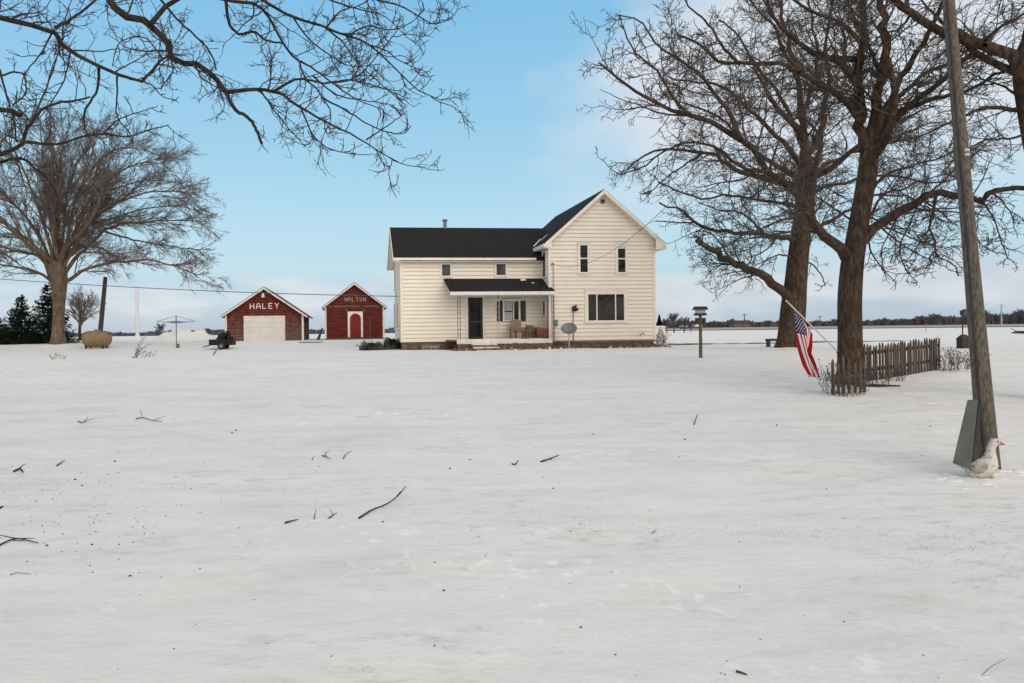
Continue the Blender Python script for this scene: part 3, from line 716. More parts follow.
# ---- distant woods: reads as one mass
def woods(name, material, px0, px1, d, h_of, n, seed, twig_r, label):
    rng = np.random.default_rng(seed); tw = Twigs()
    px = rng.uniform(px0, px1, n); dd = d * rng.uniform(0.97, 1.10, n)
    x = (px - CX) / F * dd; z = np.array([ground_z(a, b) for a, b in zip(x, dd)]) - 0.3
    h = np.array([h_of(p) for p in px]) * rng.uniform(0.78, 1.02, n) * (1 + 0.13 * np.sin(px * 0.13) + 0.10 * np.sin(px * 0.37 + 1))
    st = np.stack([x, dd, z], 1)
    p0, r0 = grow(rng, st, np.tile([[0, 0, 1.0]], (n, 1)), h * 0.8, h * 0.03 + 0.05, np.full(n, twig_r), 6, 0.05, (0, 0, 0.1)); tw.add(p0, r0, 3)
    s, di, ln, r = sprout(rng, p0, r0, np.full(n, 16), 0.05, 1.0, (20, 65), (0.3, 0.55), (0.6, 0.9), 0.35)
    p1, r1 = grow(rng, s, di, ln, np.maximum(r, twig_r), np.full(len(s), twig_r), 4, 0.12, (0, 0, 0.06)); tw.add(p1, r1, 3)
    s, di, ln, r = sprout(rng, p1, r1, np.full(len(p1), 3), 0.1, 1.0, (20, 60), (0.4, 0.7), (0.8, 1), 0.3)
    p2, r2 = grow(rng, s, di, ln, np.full(len(s), twig_r), np.full(len(s), twig_r * 0.7), 2, 0.12, (0, 0, 0.04)); tw.add(p2, r2, 3)
    m_ = int((px1 - px0) * 3)
    for layer, (fh, dm) in enumerate(((0.62, 1.0), (0.74, 1.04), (0.80, 1.08))):
        qx = np.linspace(px0, px1, m_); dq = d * dm; X = (qx - CX) / F * dq
        Z = np.array([ground_z(a, dq) for a in X]) - 0.5
        hh = np.array([h_of(p) for p in qx]) * fh * (0.9 + 0.16 * np.array([mnoise.noise(Vector((p * 0.12, layer, seed))) for p in qx]) + rng.uniform(-0.12, 0.12, m_))
        lo = np.stack([X, np.full(m_, dq), Z], 1); hi = np.stack([X, np.full(m_, dq), Z + 0.5 + hh], 1)
        tw.V.append(np.concatenate([lo, hi])); k = np.arange(m_ - 1); tw.Fq.append(np.stack([tw.n + k, tw.n + k + 1, tw.n + m_ + k + 1, tw.n + m_ + k], 1)); tw.n += 2 * m_
    o = tw.build(name, material); tag(o, label, 'woods', kind='stuff'); return o
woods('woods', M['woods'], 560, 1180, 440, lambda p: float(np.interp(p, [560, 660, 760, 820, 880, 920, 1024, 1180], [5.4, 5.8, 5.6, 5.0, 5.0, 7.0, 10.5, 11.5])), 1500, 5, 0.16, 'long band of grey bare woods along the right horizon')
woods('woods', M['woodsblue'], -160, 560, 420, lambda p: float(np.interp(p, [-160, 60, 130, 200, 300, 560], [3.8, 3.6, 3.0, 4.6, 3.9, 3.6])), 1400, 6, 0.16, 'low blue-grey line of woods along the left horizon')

# ------------------------------------------------------------------ the house
TH = R(6.0); cs, sn = math.cos(TH), math.sin(TH)
HO = at(549.8, 340.8, 33.0); HO.z = ZC - 0.92
def ray_hit(px, py, k, val):              # picture point -> (u, v, z) on the house plane u=val (k=0) or v=val (k=1)
    dx, dz = ray(px, py)
    if k: t = (val + (-sn * HO.x + cs * HO.y)) / (-sn * dx + cs)
    else: t = (val + (cs * HO.x + sn * HO.y)) / (cs * dx + sn)
    return (dx * t - HO.x) * cs + (t - HO.y) * sn, -(dx * t - HO.x) * sn + (t - HO.y) * cs, ZC + dz * t - HO.z
def hit(px, py, v):                       # picture point -> (u, z) on the house plane at depth v
    q = ray_hit(px, py, 1, v); return q[0], q[2]

house = tag(empty('farmhouse', HO, TH), 'cream lap-sided farmhouse with black roof, gabled two-storey front and porch wing', 'house')

def siding(b, a0, a1, axis, off, sgn, z0, z1, ext=None, h=0.205, lip=0.030):
    """lap siding courses on the plane axis=off, facing sgn; a = the coordinate along the wall"""
    z = z0
    def pt(a, o, zz):
        return (a, off + sgn * o, zz) if axis == 'v' else (off + sgn * o, a, zz)
    while z < z1 - 1e-4:
        zt = min(z + h, z1)
        e0 = ext(z) if ext else (a0, a1); e1 = ext(zt) if ext else (a0, a1)
        if e0[1] - e0[0] < 0.02: break
        if e1[1] < e1[0]: m_ = (e0[0] + e0[1]) / 2; e1 = (m_, m_)
        q = [pt(e0[0], lip, z), pt(e0[1], lip, z), pt(e1[1], 0.004, zt), pt(e1[0], 0.004, zt)]
        b.add(q, [(0, 1, 2, 3)], 0)
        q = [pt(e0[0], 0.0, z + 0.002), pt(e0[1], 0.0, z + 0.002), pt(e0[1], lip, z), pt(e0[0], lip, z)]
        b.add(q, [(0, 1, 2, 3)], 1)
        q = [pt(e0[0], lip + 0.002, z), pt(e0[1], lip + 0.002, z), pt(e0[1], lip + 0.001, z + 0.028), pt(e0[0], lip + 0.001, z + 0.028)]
        b.add(q, [(0, 1, 2, 3)], 1)      # drip edge of the lap, coloured darker as its painted shadow line
        z = zt

OF = 0.40                                # front overhang of the gable roof
GW = hit(655.2, 339.5, 0)[0]             # gable front width
ZB = hit(549.8, 340.8, 0)[1]             # bottom of the siding
WV = ray_hit(542.6, 300, 0, 0.0)[1]      # set-back of the wing
WW = -hit(401.6, 344, WV)[0]             # width of the wing
WL = min(6.5, max(4.0, ray_hit(395.2, 330, 0, -WW)[1] - WV))
PK = hit(604.7, 188.8, -OF)[1]
OL, zl_ = -hit(544.0, 243.4, -OF)[0], hit(544.0, 243.4, -OF)[1]
OR_, zr_ = hit(666.0, 243.4, -OF)[0] - GW, hit(666.0, 243.4, -OF)[1]
SLL, SLR = (PK - zl_) / (GW / 2 + OL), (PK - zr_) / (GW / 2 + OR_); SL = SLL
GL = ray_hit(555.6, 215, 0, GW / 2)[1] - 0.3
print('HOUSE', GW, ZB, WV, WW, WL, PK, OL, OR_, SLL, SLR, GL)
def gz(u): return PK - (SLL if u < GW / 2 else SLR) * abs(u - GW / 2)
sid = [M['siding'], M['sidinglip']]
# two-storey part
b = MB()
def gext(z):
    h_ = PK - 0.16 - z
    return (max(0.0, GW/2 - h_ / SLL), min(GW, GW/2 + h_ / SLR))
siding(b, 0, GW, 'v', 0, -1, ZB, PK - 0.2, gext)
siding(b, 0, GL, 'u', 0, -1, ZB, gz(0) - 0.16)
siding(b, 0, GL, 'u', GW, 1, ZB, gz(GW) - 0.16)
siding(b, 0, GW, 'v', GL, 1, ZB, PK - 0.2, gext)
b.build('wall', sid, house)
# wing
WVE = WV - 0.35; WE = hit(450, 257.6, WVE)[1]; WR = hit(430, 227.6, WV + WL / 2)[1]; print('WING', WE, WR); wsl = (WR - WE) / (WV + WL/2 - WVE)
def wz(v): return WR - wsl * abs(v - (WV + WL/2))
b = MB()
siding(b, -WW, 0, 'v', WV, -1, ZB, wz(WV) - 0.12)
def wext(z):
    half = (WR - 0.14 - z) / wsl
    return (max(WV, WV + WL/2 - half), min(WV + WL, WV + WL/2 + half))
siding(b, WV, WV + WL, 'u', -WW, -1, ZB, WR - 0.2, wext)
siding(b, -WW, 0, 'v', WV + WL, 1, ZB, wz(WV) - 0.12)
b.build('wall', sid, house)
# corner boards
for (u, v, du, dv) in ((0.0, 0.0, 1, 1), (GW, 0.0, -1, 1), (-WW, WV, 1, 1)):
    b = MB(); top = (gz(0 if u == 0 else GW) - 0.2) if v == 0 else wz(WV) - 0.15
    su = -1 if du > 0 else 1
    b.box(min(u + su*0.040, u + du*0.09), max(u + su*0.040, u + du*0.09), v - 0.040, v - 0.001, ZB, top)
    b.box(min(u + su*0.040, u + su*0.001), max(u + su*0.040, u + su*0.001), v + 0.001, v + 0.09, ZB, top)
    b.build('corner_board', M['cream_trim'], house)
# foundations
b = MB(); b.box(0.05, GW - 0.05, 0.04, GL - 0.05, -0.8, ZB + 0.004); b.build('foundation', M['stone'], house)
b = MB(); b.box(-WW + 0.04, 0.04, WV + 0.04, WV + WL - 0.05, -0.9, ZB + 0.004); b.build('foundation', M['stone'], house)
u0, z0 = hit(422.5, 352, WV); u1, z1 = hit(440, 345.2, WV)
b = MB(); b.box(u0, u1, WV + 0.005, WV + 0.045, -0.2, z1 - 0.02); b.build('basement_window', M['concrete'], house)
b = MB(); b.box(0.0, GW, -0.05, -0.012, ZB - 0.10, ZB - 0.003); b.build('sill_board', M['deckwood'], house)

def slab(b, poly, t, mi=0):              # roof plane: four points of the top, thickness down
    p = [Vector(q) for q in poly]; lo = [q - Vector((0, 0, t)) for q in p]
    b.hexa(lo + p, mi)
# roofs
b = MB()
slab(b, [(-OL, -OF, gz(-OL)), (GW/2, -OF, PK), (GW/2, GL + 0.3, PK), (-OL, GL + 0.3, gz(-OL))], 0.13)
slab(b, [(GW/2 + 0.001, -OF, PK), (GW + OR_, -OF, gz(GW + OR_)), (GW + OR_, GL + 0.3, gz(GW + OR_)), (GW/2 + 0.001, GL + 0.3, PK)], 0.13)
roof_g = b.build('roof', M['roof'], house)
b = MB(); vm = WV + WL/2
slab(b, [(-WW - 0.4, WVE, WE), (0.9, WVE, WE), (0.9, vm, WR), (-WW - 0.4, vm, WR)], 0.12)
slab(b, [(-WW - 0.4, vm + 0.001, WR), (0.9, vm + 0.001, WR), (0.9, 2*vm - WVE, WE), (-WW - 0.4, 2*vm - WVE, WE)], 0.12)
roof_w = b.build('roof', M['roof'], house)
# rake boards, fascias, soffits
b = MB()
for (ua, ub) in ((-OL, GW/2), (GW + OR_, GW/2)):
    za, zb = gz(ua) - 0.03, PK - 0.03
    b.hexa([(ua, -OF-0.03, za-0.19), (ub, -OF-0.03, zb-0.21), (ub, -OF-0.003, zb-0.21), (ua, -OF-0.003, za-0.19),
            (ua, -OF-0.03, za), (ub, -OF-0.03, zb), (ub, -OF-0.003, zb), (ua, -OF-0.003, za)])
b.build('rake_board', M['cream_trim'], house)
b = MB()
for (ua, ub) in ((-OL + 0.02, GW/2), (GW + OR_ - 0.02, GW/2)):   # sloping soffit under the front overhang
    za, zb = gz(ua) - 0.145, PK - 0.145
    b.hexa([(ua, -OF, za-0.02), (ub, -OF, zb-0.02), (ub, 0.0, zb-0.02), (ua, 0.0, za-0.02), (ua, -OF, za), (ub, -OF, zb), (ub, 0.0, zb), (ua, 0.0, za)])
zt = gz(GW + OR_) - 0.16
b.box(GW + 0.03, GW + OR_ - 0.01, -OF + 0.0, GL + 0.2, zt - 0.14, zt - 0.02)
zt = gz(-OL) - 0.16
b.box(-OL + 0.005, -0.035, -OF + 0.0, WV + 0.4, zt - 0.05, zt - 0.005)
b.build('soffit', M['soffit'], house)
b = MB(); zf = gz(-OL); b.box(-OL - 0.03, -OL - 0.003, -OF, WV + 1.0, zf - 0.20, zf - 0.012); b.build('fascia', M['cream_trim'], house)
b = MB(); zf = gz(GW + OR_); b.box(GW + OR_ + 0.003, GW + OR_ + 0.03, -OF, GL + 0.3, zf - 0.26, zf - 0.012); b.build('fascia', M['cream_trim'], house)
b = MB(); b.box(-WW - 0.4, -OL - 0.06, WVE - 0.03, WVE - 0.003, WE - 0.14, WE - 0.010); b.build('fascia', M['cream_trim'], house)
b = MB(); zt = gz(GW + OR_) - 0.30                        # boxed eave ends
b.prism([(GW - 0.10, zt), (GW + OR_, zt), (GW + OR_, gz(GW + OR_) - 0.135), (GW - 0.10, gz(GW - 0.10) - 0.135)], -OF + 0.002, -OF + 0.03); b.build('eave_return', M['cream_trim'], house)
b = MB(); zt = gz(-OL) - 0.22
b.prism([(-OL, zt), (0.03, zt), (0.03, gz(0.03) - 0.135), (-OL, gz(-OL) - 0.135)], -OF + 0.002, -OF + 0.03); b.build('eave_return', M['cream_trim'], house)
b = MB(); b.box(-WW - 0.39, -0.04, WVE, WV - 0.032, WE - 0.215, WE - 0.19)
for (va, vb) in ((WVE, vm), (2*vm - WVE, vm)):
    za, zb = WE - 0.125, WR - 0.125
    b.hexa([(-WW-0.39, va, za-0.03), (-WW-0.035, va, za-0.03), (-WW-0.035, vb, zb-0.03), (-WW-0.39, vb, zb-0.03), (-WW-0.39, va, za), (-WW-0.035, va, za), (-WW-0.035, vb, zb), (-WW-0.39, vb, zb)])
b.build('soffit', M['soffit'], house)
b = MB()
for (va, vb) in ((WVE, vm), (2*vm - WVE, vm)):
    za, zb = WE - 0.01, WR - 0.01; ua, ub = -WW - 0.43, -WW - 0.402
    b.hexa([(ua, va, za-0.20), (ub, va, za-0.20), (ub, vb, zb-0.20), (ua, vb, zb-0.20), (ua, va, za), (ub, va, za), (ub, vb, zb), (ua, vb, zb)])
b.build('rake_board', M['cream_trim'], house)
# stove pipe
u, z = hit(445, 227, vm); _, z2 = hit(445, 219.5, vm)
b = MB(); b.tube([(u, vm, WR - 0.2), (u, vm, z2 - 0.12)], 0.10, 12); b.tube([(u, vm, z2 - 0.12), (u, vm, z2 - 0.1), (u, vm, z2)], [0.10, 0.16, 0.13], 12)
b.build('stove_pipe', M['grey_metal'], house)
# thin snow left in the valley and on the roofs
b = MB()
def valley(v): z = WE + wsl * (v - WVE); return Vector(((z - (PK - SL * GW/2)) / SL, v, z))
n = 14
for i in range(n):
    va, vb = WVE + (gz(-OL + 0.12) - WE) / wsl, WVE + (gz(0.30) - WE) / wsl
    a, c = valley(va + (vb - va) * i / n), valley(va + (vb - va) * (i + 1) / n)
    w0, w1 = 0.05 + 0.05 * abs(mnoise.noise(Vector((i * 0.7, 0, 0)))), 0.05 + 0.05 * abs(mnoise.noise(Vector(((i + 1) * 0.7, 0, 0))))
    b.add([a + Vector((0, 0, 0.035)), c + Vector((0, 0, 0.035)), c + Vector((w1, 0, SL*w1 + 0.03)), a + Vector((w0, 0, SL*w0 + 0.03)),
           c + Vector((-w1, 0, 0.03)), a + Vector((-w0, 0, 0.03))], [(0, 1, 2, 3), (1, 0, 5, 4)], 0)
b.build('valley_snow', M['snow_patch'], roof_g)

def patch(name, parent, fz, u, v, ru, rv, seed, up=0.02):
    b = MB(); n = 22; vs = [(u, v, fz(u, v) + up + 0.025)]
    for k in range(n):
        a = 2 * math.pi * k / n; q = 0.75 + 0.5 * mnoise.noise(Vector((math.cos(a) * 1.4, math.sin(a) * 1.4, seed)))
        uu, vv = u + ru * q * math.cos(a), v + rv * q * math.sin(a); vs.append((uu, vv, fz(uu, vv) + up))
    b.add(vs, [(0, k + 1, (k + 1) % n + 1) for k in range(n)], 0, True); return b.build(name, M['snow_patch'], parent)
patch('snow_patch', roof_g, lambda u, v: gz(u), 0.35, 1.9, 0.30, 0.16, 2.2, 0.012)

# windows
def window(px0, py0, px1, py1, v, trim=0.10, mull=(), rail=None, glass='glass', blind=None, sillb=True, wall_out=0.030, trim_mat='cream_trim', frame_mat='white_trim', top=None, parent=house):
    u0, zt = hit(px0, py0, v); u1, _ = hit(px1, py0, v); um, _ = hit((px0+px1)/2, py0, v)
    _, zb = hit((px0+px1)/2, py1, v); _, zt = hit((px0+px1)/2, py0, v)
    f = v - wall_out; t = trim; top = top or t
    w = MB()
    w.box(u0 - t, u0, f - 0.045, v, zb - t, zt + top); w.box(u1, u1 + t, f - 0.045, v, zb - t, zt + top)
    w.box(u0, u1, f - 0.044, v, zt, zt + top); w.box(u0, u1, f - 0.044, v, zb - t, zb)
    fr = w.build('window', M[trim_mat], parent)
    if sillb:
        s = MB(); s.box(u0 - t - 0.03, u1 + t + 0.03, f - 0.10, f - 0.047, zb - t * 0.6, zb - t * 0.6 + 0.05); s.build('sill', M[trim_mat], fr); s = MB(); s.box(u0 - t - 0.03, u1 + t + 0.03, f - 0.09, f - 0.047, zt + top - 0.02, zt + top + 0.04)
        s.build('head_trim', M[trim_mat], fr)
    p = MB(); p.box(u0, u1, f - 0.008, v, zb, zt); p.build('pane', M[glass], fr)
    s = MB(); e = 0.032
    s.box(u0, u0 + e, f - 0.034, f - 0.010, zb, zt); s.box(u1 - e, u1, f - 0.034, f - 0.010, zb, zt)
    s.box(u0 + e, u1 - e, f - 0.033, f - 0.010, zt - e, zt); s.box(u0 + e, u1 - e, f - 0.033, f - 0.010, zb, zb + e)
    for m_ in mull:
        um, _ = hit(m_, py0, v); s.box(um - 0.030, um + 0.030, f - 0.034, f - 0.010, zb + e, zt - e)
    if rail is not None:
        _, zr = hit((px0+px1)/2, rail, v); s.box(u0 + e, u1 - e, f - 0.034, f - 0.010, zr - 0.032, zr + 0.032)
    s.build('sash', M[frame_mat], fr)
    if blind:
        _, zq = hit((px0+px1)/2, blind, v); q = MB(); q.box(u0 + e, u1 - e, f - 0.016, f - 0.009, zq, zt - e); q.build('blind', M['blind'], fr)
    return fr
window(579.2, 244.8, 587.6, 272.8, 0, 0.10, rail=258.5)
window(616.9, 245.2, 625.3, 272.8, 0, 0.10, rail=258.8, blind=248.8)
window(587.2, 293.8, 624.0, 321.0, 0, 0.14, mull=(596.3, 615.0), top=0.22)
window(441.2, 264.0, 450.6, 276.4, WV, 0.07, glass='glassgrey', trim_mat='white_trim', sillb=False)
window(495.6, 263.6, 505.8, 275.8, WV, 0.07, glass='glassgrey', trim_mat='white_trim', sillb=False)
pw = window(503.5, 300.7, 518.8, 320.3, WV, 0.06, mull=(513.2,), rail=None, trim_mat='cream_trim')
u0, zt = hit(503.7, 301.2, WV); u1, zb = hit(512.6, 320.0, WV); _, zr = hit(508, 311.5, WV)
b = MB(); b.box(u0 + 0.03, u1 - 0.02, WV - 0.046, WV - 0.039, zb + 0.03, zr - 0.03); b.box(u0 + 0.03, u1 - 0.02, WV - 0.046, WV - 0.039, zr + 0.03, zt - 0.03)
b.build('curtain', M['curtain'], pw)
for (a, c) in ((496.3, 502.4), (519.9, 525.6)):            # shutters
    u0, zt = hit(a, 300.9, WV); u1, zb = hit(c, 321.3, WV)
    b = MB(); b.box(u0, u1, WV - 0.062, WV - 0.030, zb, zt)
    k = zb + 0.06
    while k < zt - 0.06: b.box(u0 + 0.03, u1 - 0.03, WV - 0.070, WV - 0.063, k, k + 0.02); k += 0.04
    b.build('shutter', M['door'], house)
# gable vent
u0, zt = hit(600.4, 199.6, 0); u1, zb = hit(604.2, 203.6, 0)
b = MB(); b.box(u0, u1, -0.05, -0.0, zb, zt)
for k in range(4): z = zb + (zt - zb) * (k + 0.3) / 4; b.box(u0 - 0.01, u1 + 0.01, -0.06, -0.051, z, z + 0.02)
b.build('attic_vent', M['brown'], house)
# side windows in the short wall between wing and gable front
for (z0, z1, va, vb) in ((3.75, 5.0, 0.40, 0.90), (1.75, 2.45, 0.55, 0.95)):
    b = MB(); b.box(-0.075, 0, va - 0.08, va, z0 - 0.08, z1 + 0.08); b.box(-0.075, 0, vb, vb + 0.08, z0 - 0.08, z1 + 0.08); b.box(-0.074, 0, va, vb, z1, z1 + 0.08); b.box(-0.074, 0, va, vb, z0 - 0.08, z0)
    fr = b.build('window', M['white_trim'], house); p = MB(); p.box(-0.04, 0, va, vb, z0, z1); p.build('pane', M['glass'], fr)
# windows in the left end wall
for (z0, z1, va, vb) in ((1.15, 2.5, 2.3, 3.1), (1.15, 2.5, 4.6, 5.4), (3.3, 4.5, 4.2, 4.9)):
    o = -WW; b = MB(); b.box(o - 0.085, o, va - 0.1, va, z0 - 0.1, z1 + 0.1); b.box(o - 0.085, o, vb, vb + 0.1, z0 - 0.1, z1 + 0.1); b.box(o - 0.084, o, va, vb, z1, z1 + 0.1); b.box(o - 0.084, o, va, vb, z0 - 0.1, z0)
    fr = b.build('window', M['cream_trim'], house); p = MB(); p.box(o - 0.04, o, va, vb, z0, z1); p.build('pane', M['glass'], fr)
# door
u0, zt = hit(467.6, 297.6, WV); u1, zb = hit(482.8, 336.2, WV); zb = 0.53
b = MB(); b.box(u0, u1, WV - 0.055, WV, zb, zt); dr = b.build('door', M['door'], house)
b = MB(); b.box(u0 + 0.12, u1 - 0.12, WV - 0.062, WV - 0.056, zb + 0.95, zt - 0.14); b.box(u0 + 0.12, u1 - 0.12, WV - 0.062, WV - 0.056, zb + 0.14, zb + 0.84); b.build('pane', M['glass'], dr)
b = MB(); b.tube([(u1 - 0.06, WV - 0.06, zb + 0.95), (u1 - 0.06, WV - 0.10, zb + 0.95)], 0.02, 8); b.build('handle', M['pale_metal'], dr)
b = MB(); b.box(u0 - 0.12, u0, WV - 0.07, WV, zb, zt + 0.12); b.box(u1, u1 + 0.12, WV - 0.07, WV, zb, zt + 0.12); b.box(u0, u1, WV - 0.069, WV, zt, zt + 0.12); b.build('door_frame', M['white_trim'], house)
# porch
PV = -0.50
pu0 = hit(450.5, 292, PV)[0]; pu1 = hit(555.5, 291, PV)[0]; pzl = hit(500, 291.3, PV)[1]
pt0 = hit(443.5, 279.5, WV)[0]; pzt = hit(492, 278.6, WV)[1]
PT1 = -0.05
b = MB(); slab(b, [(pu0, PV, pzl), (pu1, PV, pzl), (PT1, WV - 0.031, pzt), (pt0, WV - 0.031, pzt)], 0.07)
proof = b.build('porch_roof', M['roof'], house)
b = MB(); b.box(pu0 - 0.02, pu1 + 0.02, PV - 0.035, PV - 0.003, pzl - 0.17, pzl - 0.012); b.build('porch_fascia', M['white_trim'], house)
b = MB(); b.box(pu0 + 0.04, pu1 - 0.04, PV + 0.03, PV + 0.12, pzl - 0.20, pzl - 0.075)
b.hexa([(pu0+0.02, PV, pzl-0.13), (pu0+0.05, PV, pzl-0.13), (pt0+0.06, WV-0.033, pzt-0.13), (pt0+0.03, WV-0.033, pzt-0.13), (pu0+0.02, PV, pzl-0.075), (pu0+0.05, PV, pzl-0.075), (pt0+0.06, WV-0.033, pzt-0.075), (pt0+0.03, WV-0.033, pzt-0.075)])
b.build('porch_beam', M['cream_trim'], house)
pf = lambda u, v: pzl + (pzt - pzl) * (v - PV) / (WV - PV)
patch('snow_patch', proof, pf, hit(525.5, 281.5, 0.7)[0], 0.95, 0.24, 0.16, 0.4, 0.012)
patch('snow_patch', proof, pf, hit(533, 284, 0.5)[0], 0.55, 0.10, 0.08, 1.4, 0.012)
DZ = 0.50
du0 = hit(450.5, 340, PV + 0.05)[0]; du1 = hit(553.5, 340, PV + 0.05)[0]
b = MB(); n = 12
for i in range(n): b.box(du0, du1, PV + 0.05 + i * 0.15, PV + 0.05 + i * 0.15 + 0.142, DZ - 0.05, DZ)
deck = b.build('porch_deck', M['deckwood'], house)
b = MB(); su0 = hit(457, 340, PV)[0]; k = 40
pts = [su0 + (du1 - 0.08 - su0) * i / k for i in range(k + 1)]
for i in range(k):
    h0 = 0.03 + 0.035 * mnoise.noise(Vector((pts[i] * 1.7, 0, 0))); h1 = 0.03 + 0.035 * mnoise.noise(Vector((pts[i+1] * 1.7, 0, 0)))
    d0 = 0.05 * mnoise.noise(Vector((pts[i] * 2.3, 4, 0))); d1 = 0.05 * mnoise.noise(Vector((pts[i+1] * 2.3, 4, 0)))
    b.hexa([(pts[i], PV - 0.02, DZ - 0.21 + d0), (pts[i+1], PV - 0.02, DZ - 0.21 + d1), (pts[i+1], PV + 0.30, DZ + 0.003), (pts[i], PV + 0.30, DZ + 0.003),
            (pts[i], PV - 0.02, DZ + h0), (pts[i+1], PV - 0.02, DZ + h1), (pts[i+1], PV + 0.30, DZ + 0.02), (pts[i], PV + 0.30, DZ + 0.02)])
b.build('snow_edge', M['snow_patch'], deck)
b = MB(); i = su0 + 0.05
while i < du1 - 0.1: b.box(i, i + 0.17, PV + 0.06, PV + 0.09, -0.2, DZ - 0.06); i += 0.18
b.build('porch_skirt', M['deckwood'], house)
# slim iron porch posts in pairs, with scroll rungs
def post(px, v, w=0.11, pale=False, n=2):
    u = hit(px, 310, v)[0]; b = MB(); zt = pzl - 0.20
    for k in range(n): b.box(u + k * w - 0.013, u + k * w + 0.013, v - 0.013, v + 0.013, DZ, zt)
    if n > 1:
        z = DZ + 0.2
        while z < zt - 0.1: b.tube([(u, v, z), (u + w*0.5, v, z + 0.09), (u + w, v, z)], 0.008, 4); z += 0.28
    b.build('porch_post', M['pale_metal'] if pale else M['iron'], house)
post(457.6, PV + 0.13, 0.13); post(496.4, PV + 0.13, 0.14, True); post(547.5, PV + 0.6, 0.12); post(551.8, PV + 0.13, 0.10)
# porch lamp, hanging bell
u, z = hit(480, 294.3, WV); b = MB(); b.box(u - 0.09, u + 0.09, WV - 0.20, WV - 0.03, z - 0.05, z + 0.05); b.build('wall_lamp', M['iron'], house)
# steps
su = hit(472, 345, PV - 0.3)[0]; se = hit(497.5, 345, PV - 0.3)[0]
b = MB(); b.box(su, se, PV - 0.36, PV - 0.03, -0.3, 0.24); b.box(su - 0.03, se + 0.03, PV - 0.72, PV - 0.362, -0.3, 0.09); st = b.build('porch_step', M['deckwood'], house)
b = MB(); b.box(su + 0.01, se - 0.02, PV - 0.37, PV - 0.05, 0.243, 0.30); b.box(su, se, PV - 0.73, PV - 0.38, 0.093, 0.145); b.build('snow_cover', M['snow_patch'], st)
# pipes and meter on the gable front
def pipe(name, px, y0, y1, v, r, m):
    ua, za = hit(px, y0, v); ub, zb = hit(px, y1, v); b = MB(); b.tube([(ua, v, za), (ua, v, zb)], r, 8); return b.build(name, M[m], house)
pipe('service_mast', 553.6, 264.5, 343, -0.09, 0.026, 'pale_metal')
u, z = hit(553.4, 264.5, -0.09); b = MB(); b.tube([(u, -0.09, z), (u - 0.04, -0.12, z + 0.06), (u - 0.10, -0.16, z + 0.02)], 0.04, 8); b.build('weather_head', M['grey_metal'], house)
u, z = hit(555.5, 323, -0.05); b = MB(); b.box(u - 0.09, u + 0.09, -0.14, -0.035, z - 0.16, z + 0.16); b.build('junction_box', M['grey_metal'], house)
u, z = hit(573.6, 309, -0.05); b = MB(); b.box(u - 0.08, u + 0.12, -0.14, -0.035, z - 0.12, z + 0.14); b.tube([(u + 0.12, -0.14, z - 0.02), (u + 0.12, -0.20, z - 0.02)], 0.09, 12); b.tube([(u + 0.08, -0.14, z + 0.16), (u + 0.08, -0.20, z + 0.16)], 0.05, 12); b.build('electric_meter', M['iron'], house)
pipe('conduit', 573.2, 311, 343, -0.07, 0.022, 'grey_metal')
u, z = hit(642, 334.6, -0.05); b = MB(); b.tube([(u - 0.1, -0.05, z - 0.08), (u - 0.08, -0.10, z + 0.05), (u, -0.12, z + 0.09), (u + 0.08, -0.1, z + 0.06), (u + 0.12, -0.05, z)], 0.018, 6); b.build('hose_bib', M['grey_metal'], house)

# porch chairs: things of their own
def W(u, v, z): return Vector((HO.x + u * cs - v * sn, HO.y + u * sn + v * cs, HO.z + z))
def porch_chair(px, v, label, m, rz):
    u = hit(px, 330, v)[0]; root = tag(empty('porch_chair', W(u, v, DZ), TH + rz), label, 'chair', 'slatted chairs on the porch')
    b = MB()
    for i in range(5): b.box(-0.26 + i*0.106, -0.26 + i*0.106 + 0.095, -0.28, 0.22, 0.36, 0.385)
    b.build('seat', M[m], root)
    b = MB()
    for i in range(5):
        x = -0.26 + i * 0.106; h = 0.98 + 0.06 * (1 - abs(i - 2) / 2)
        b.hexa([(x, 0.20, 0.36), (x+0.095, 0.20, 0.36), (x+0.095, 0.225, 0.36), (x, 0.225, 0.36), (x, 0.36, h), (x+0.095, 0.36, h), (x+0.095, 0.385, h), (x, 0.385, h)])
    b.build('backrest', M[m], root)
    for s in (-1, 1):
        b = MB(); b.box(s*0.31-0.05, s*0.31+0.05, -0.34, 0.26, 0.58, 0.605); b.build('arm', M[m], root)
        for y in (-0.30, 0.20):
            b = MB(); b.box(s*0.31-0.03, s*0.31+0.03, y-0.03, y+0.03, 0.0, 0.578); b.build('leg', M[m], root)
porch_chair(517, 0.35, 'brown slatted porch chair in front of the porch window', 'chairwood', -0.1)
porch_chair(532.5, 0.85, 'greyer slatted porch chair against the wall right of the porch window', 'chairwood', 0.1)
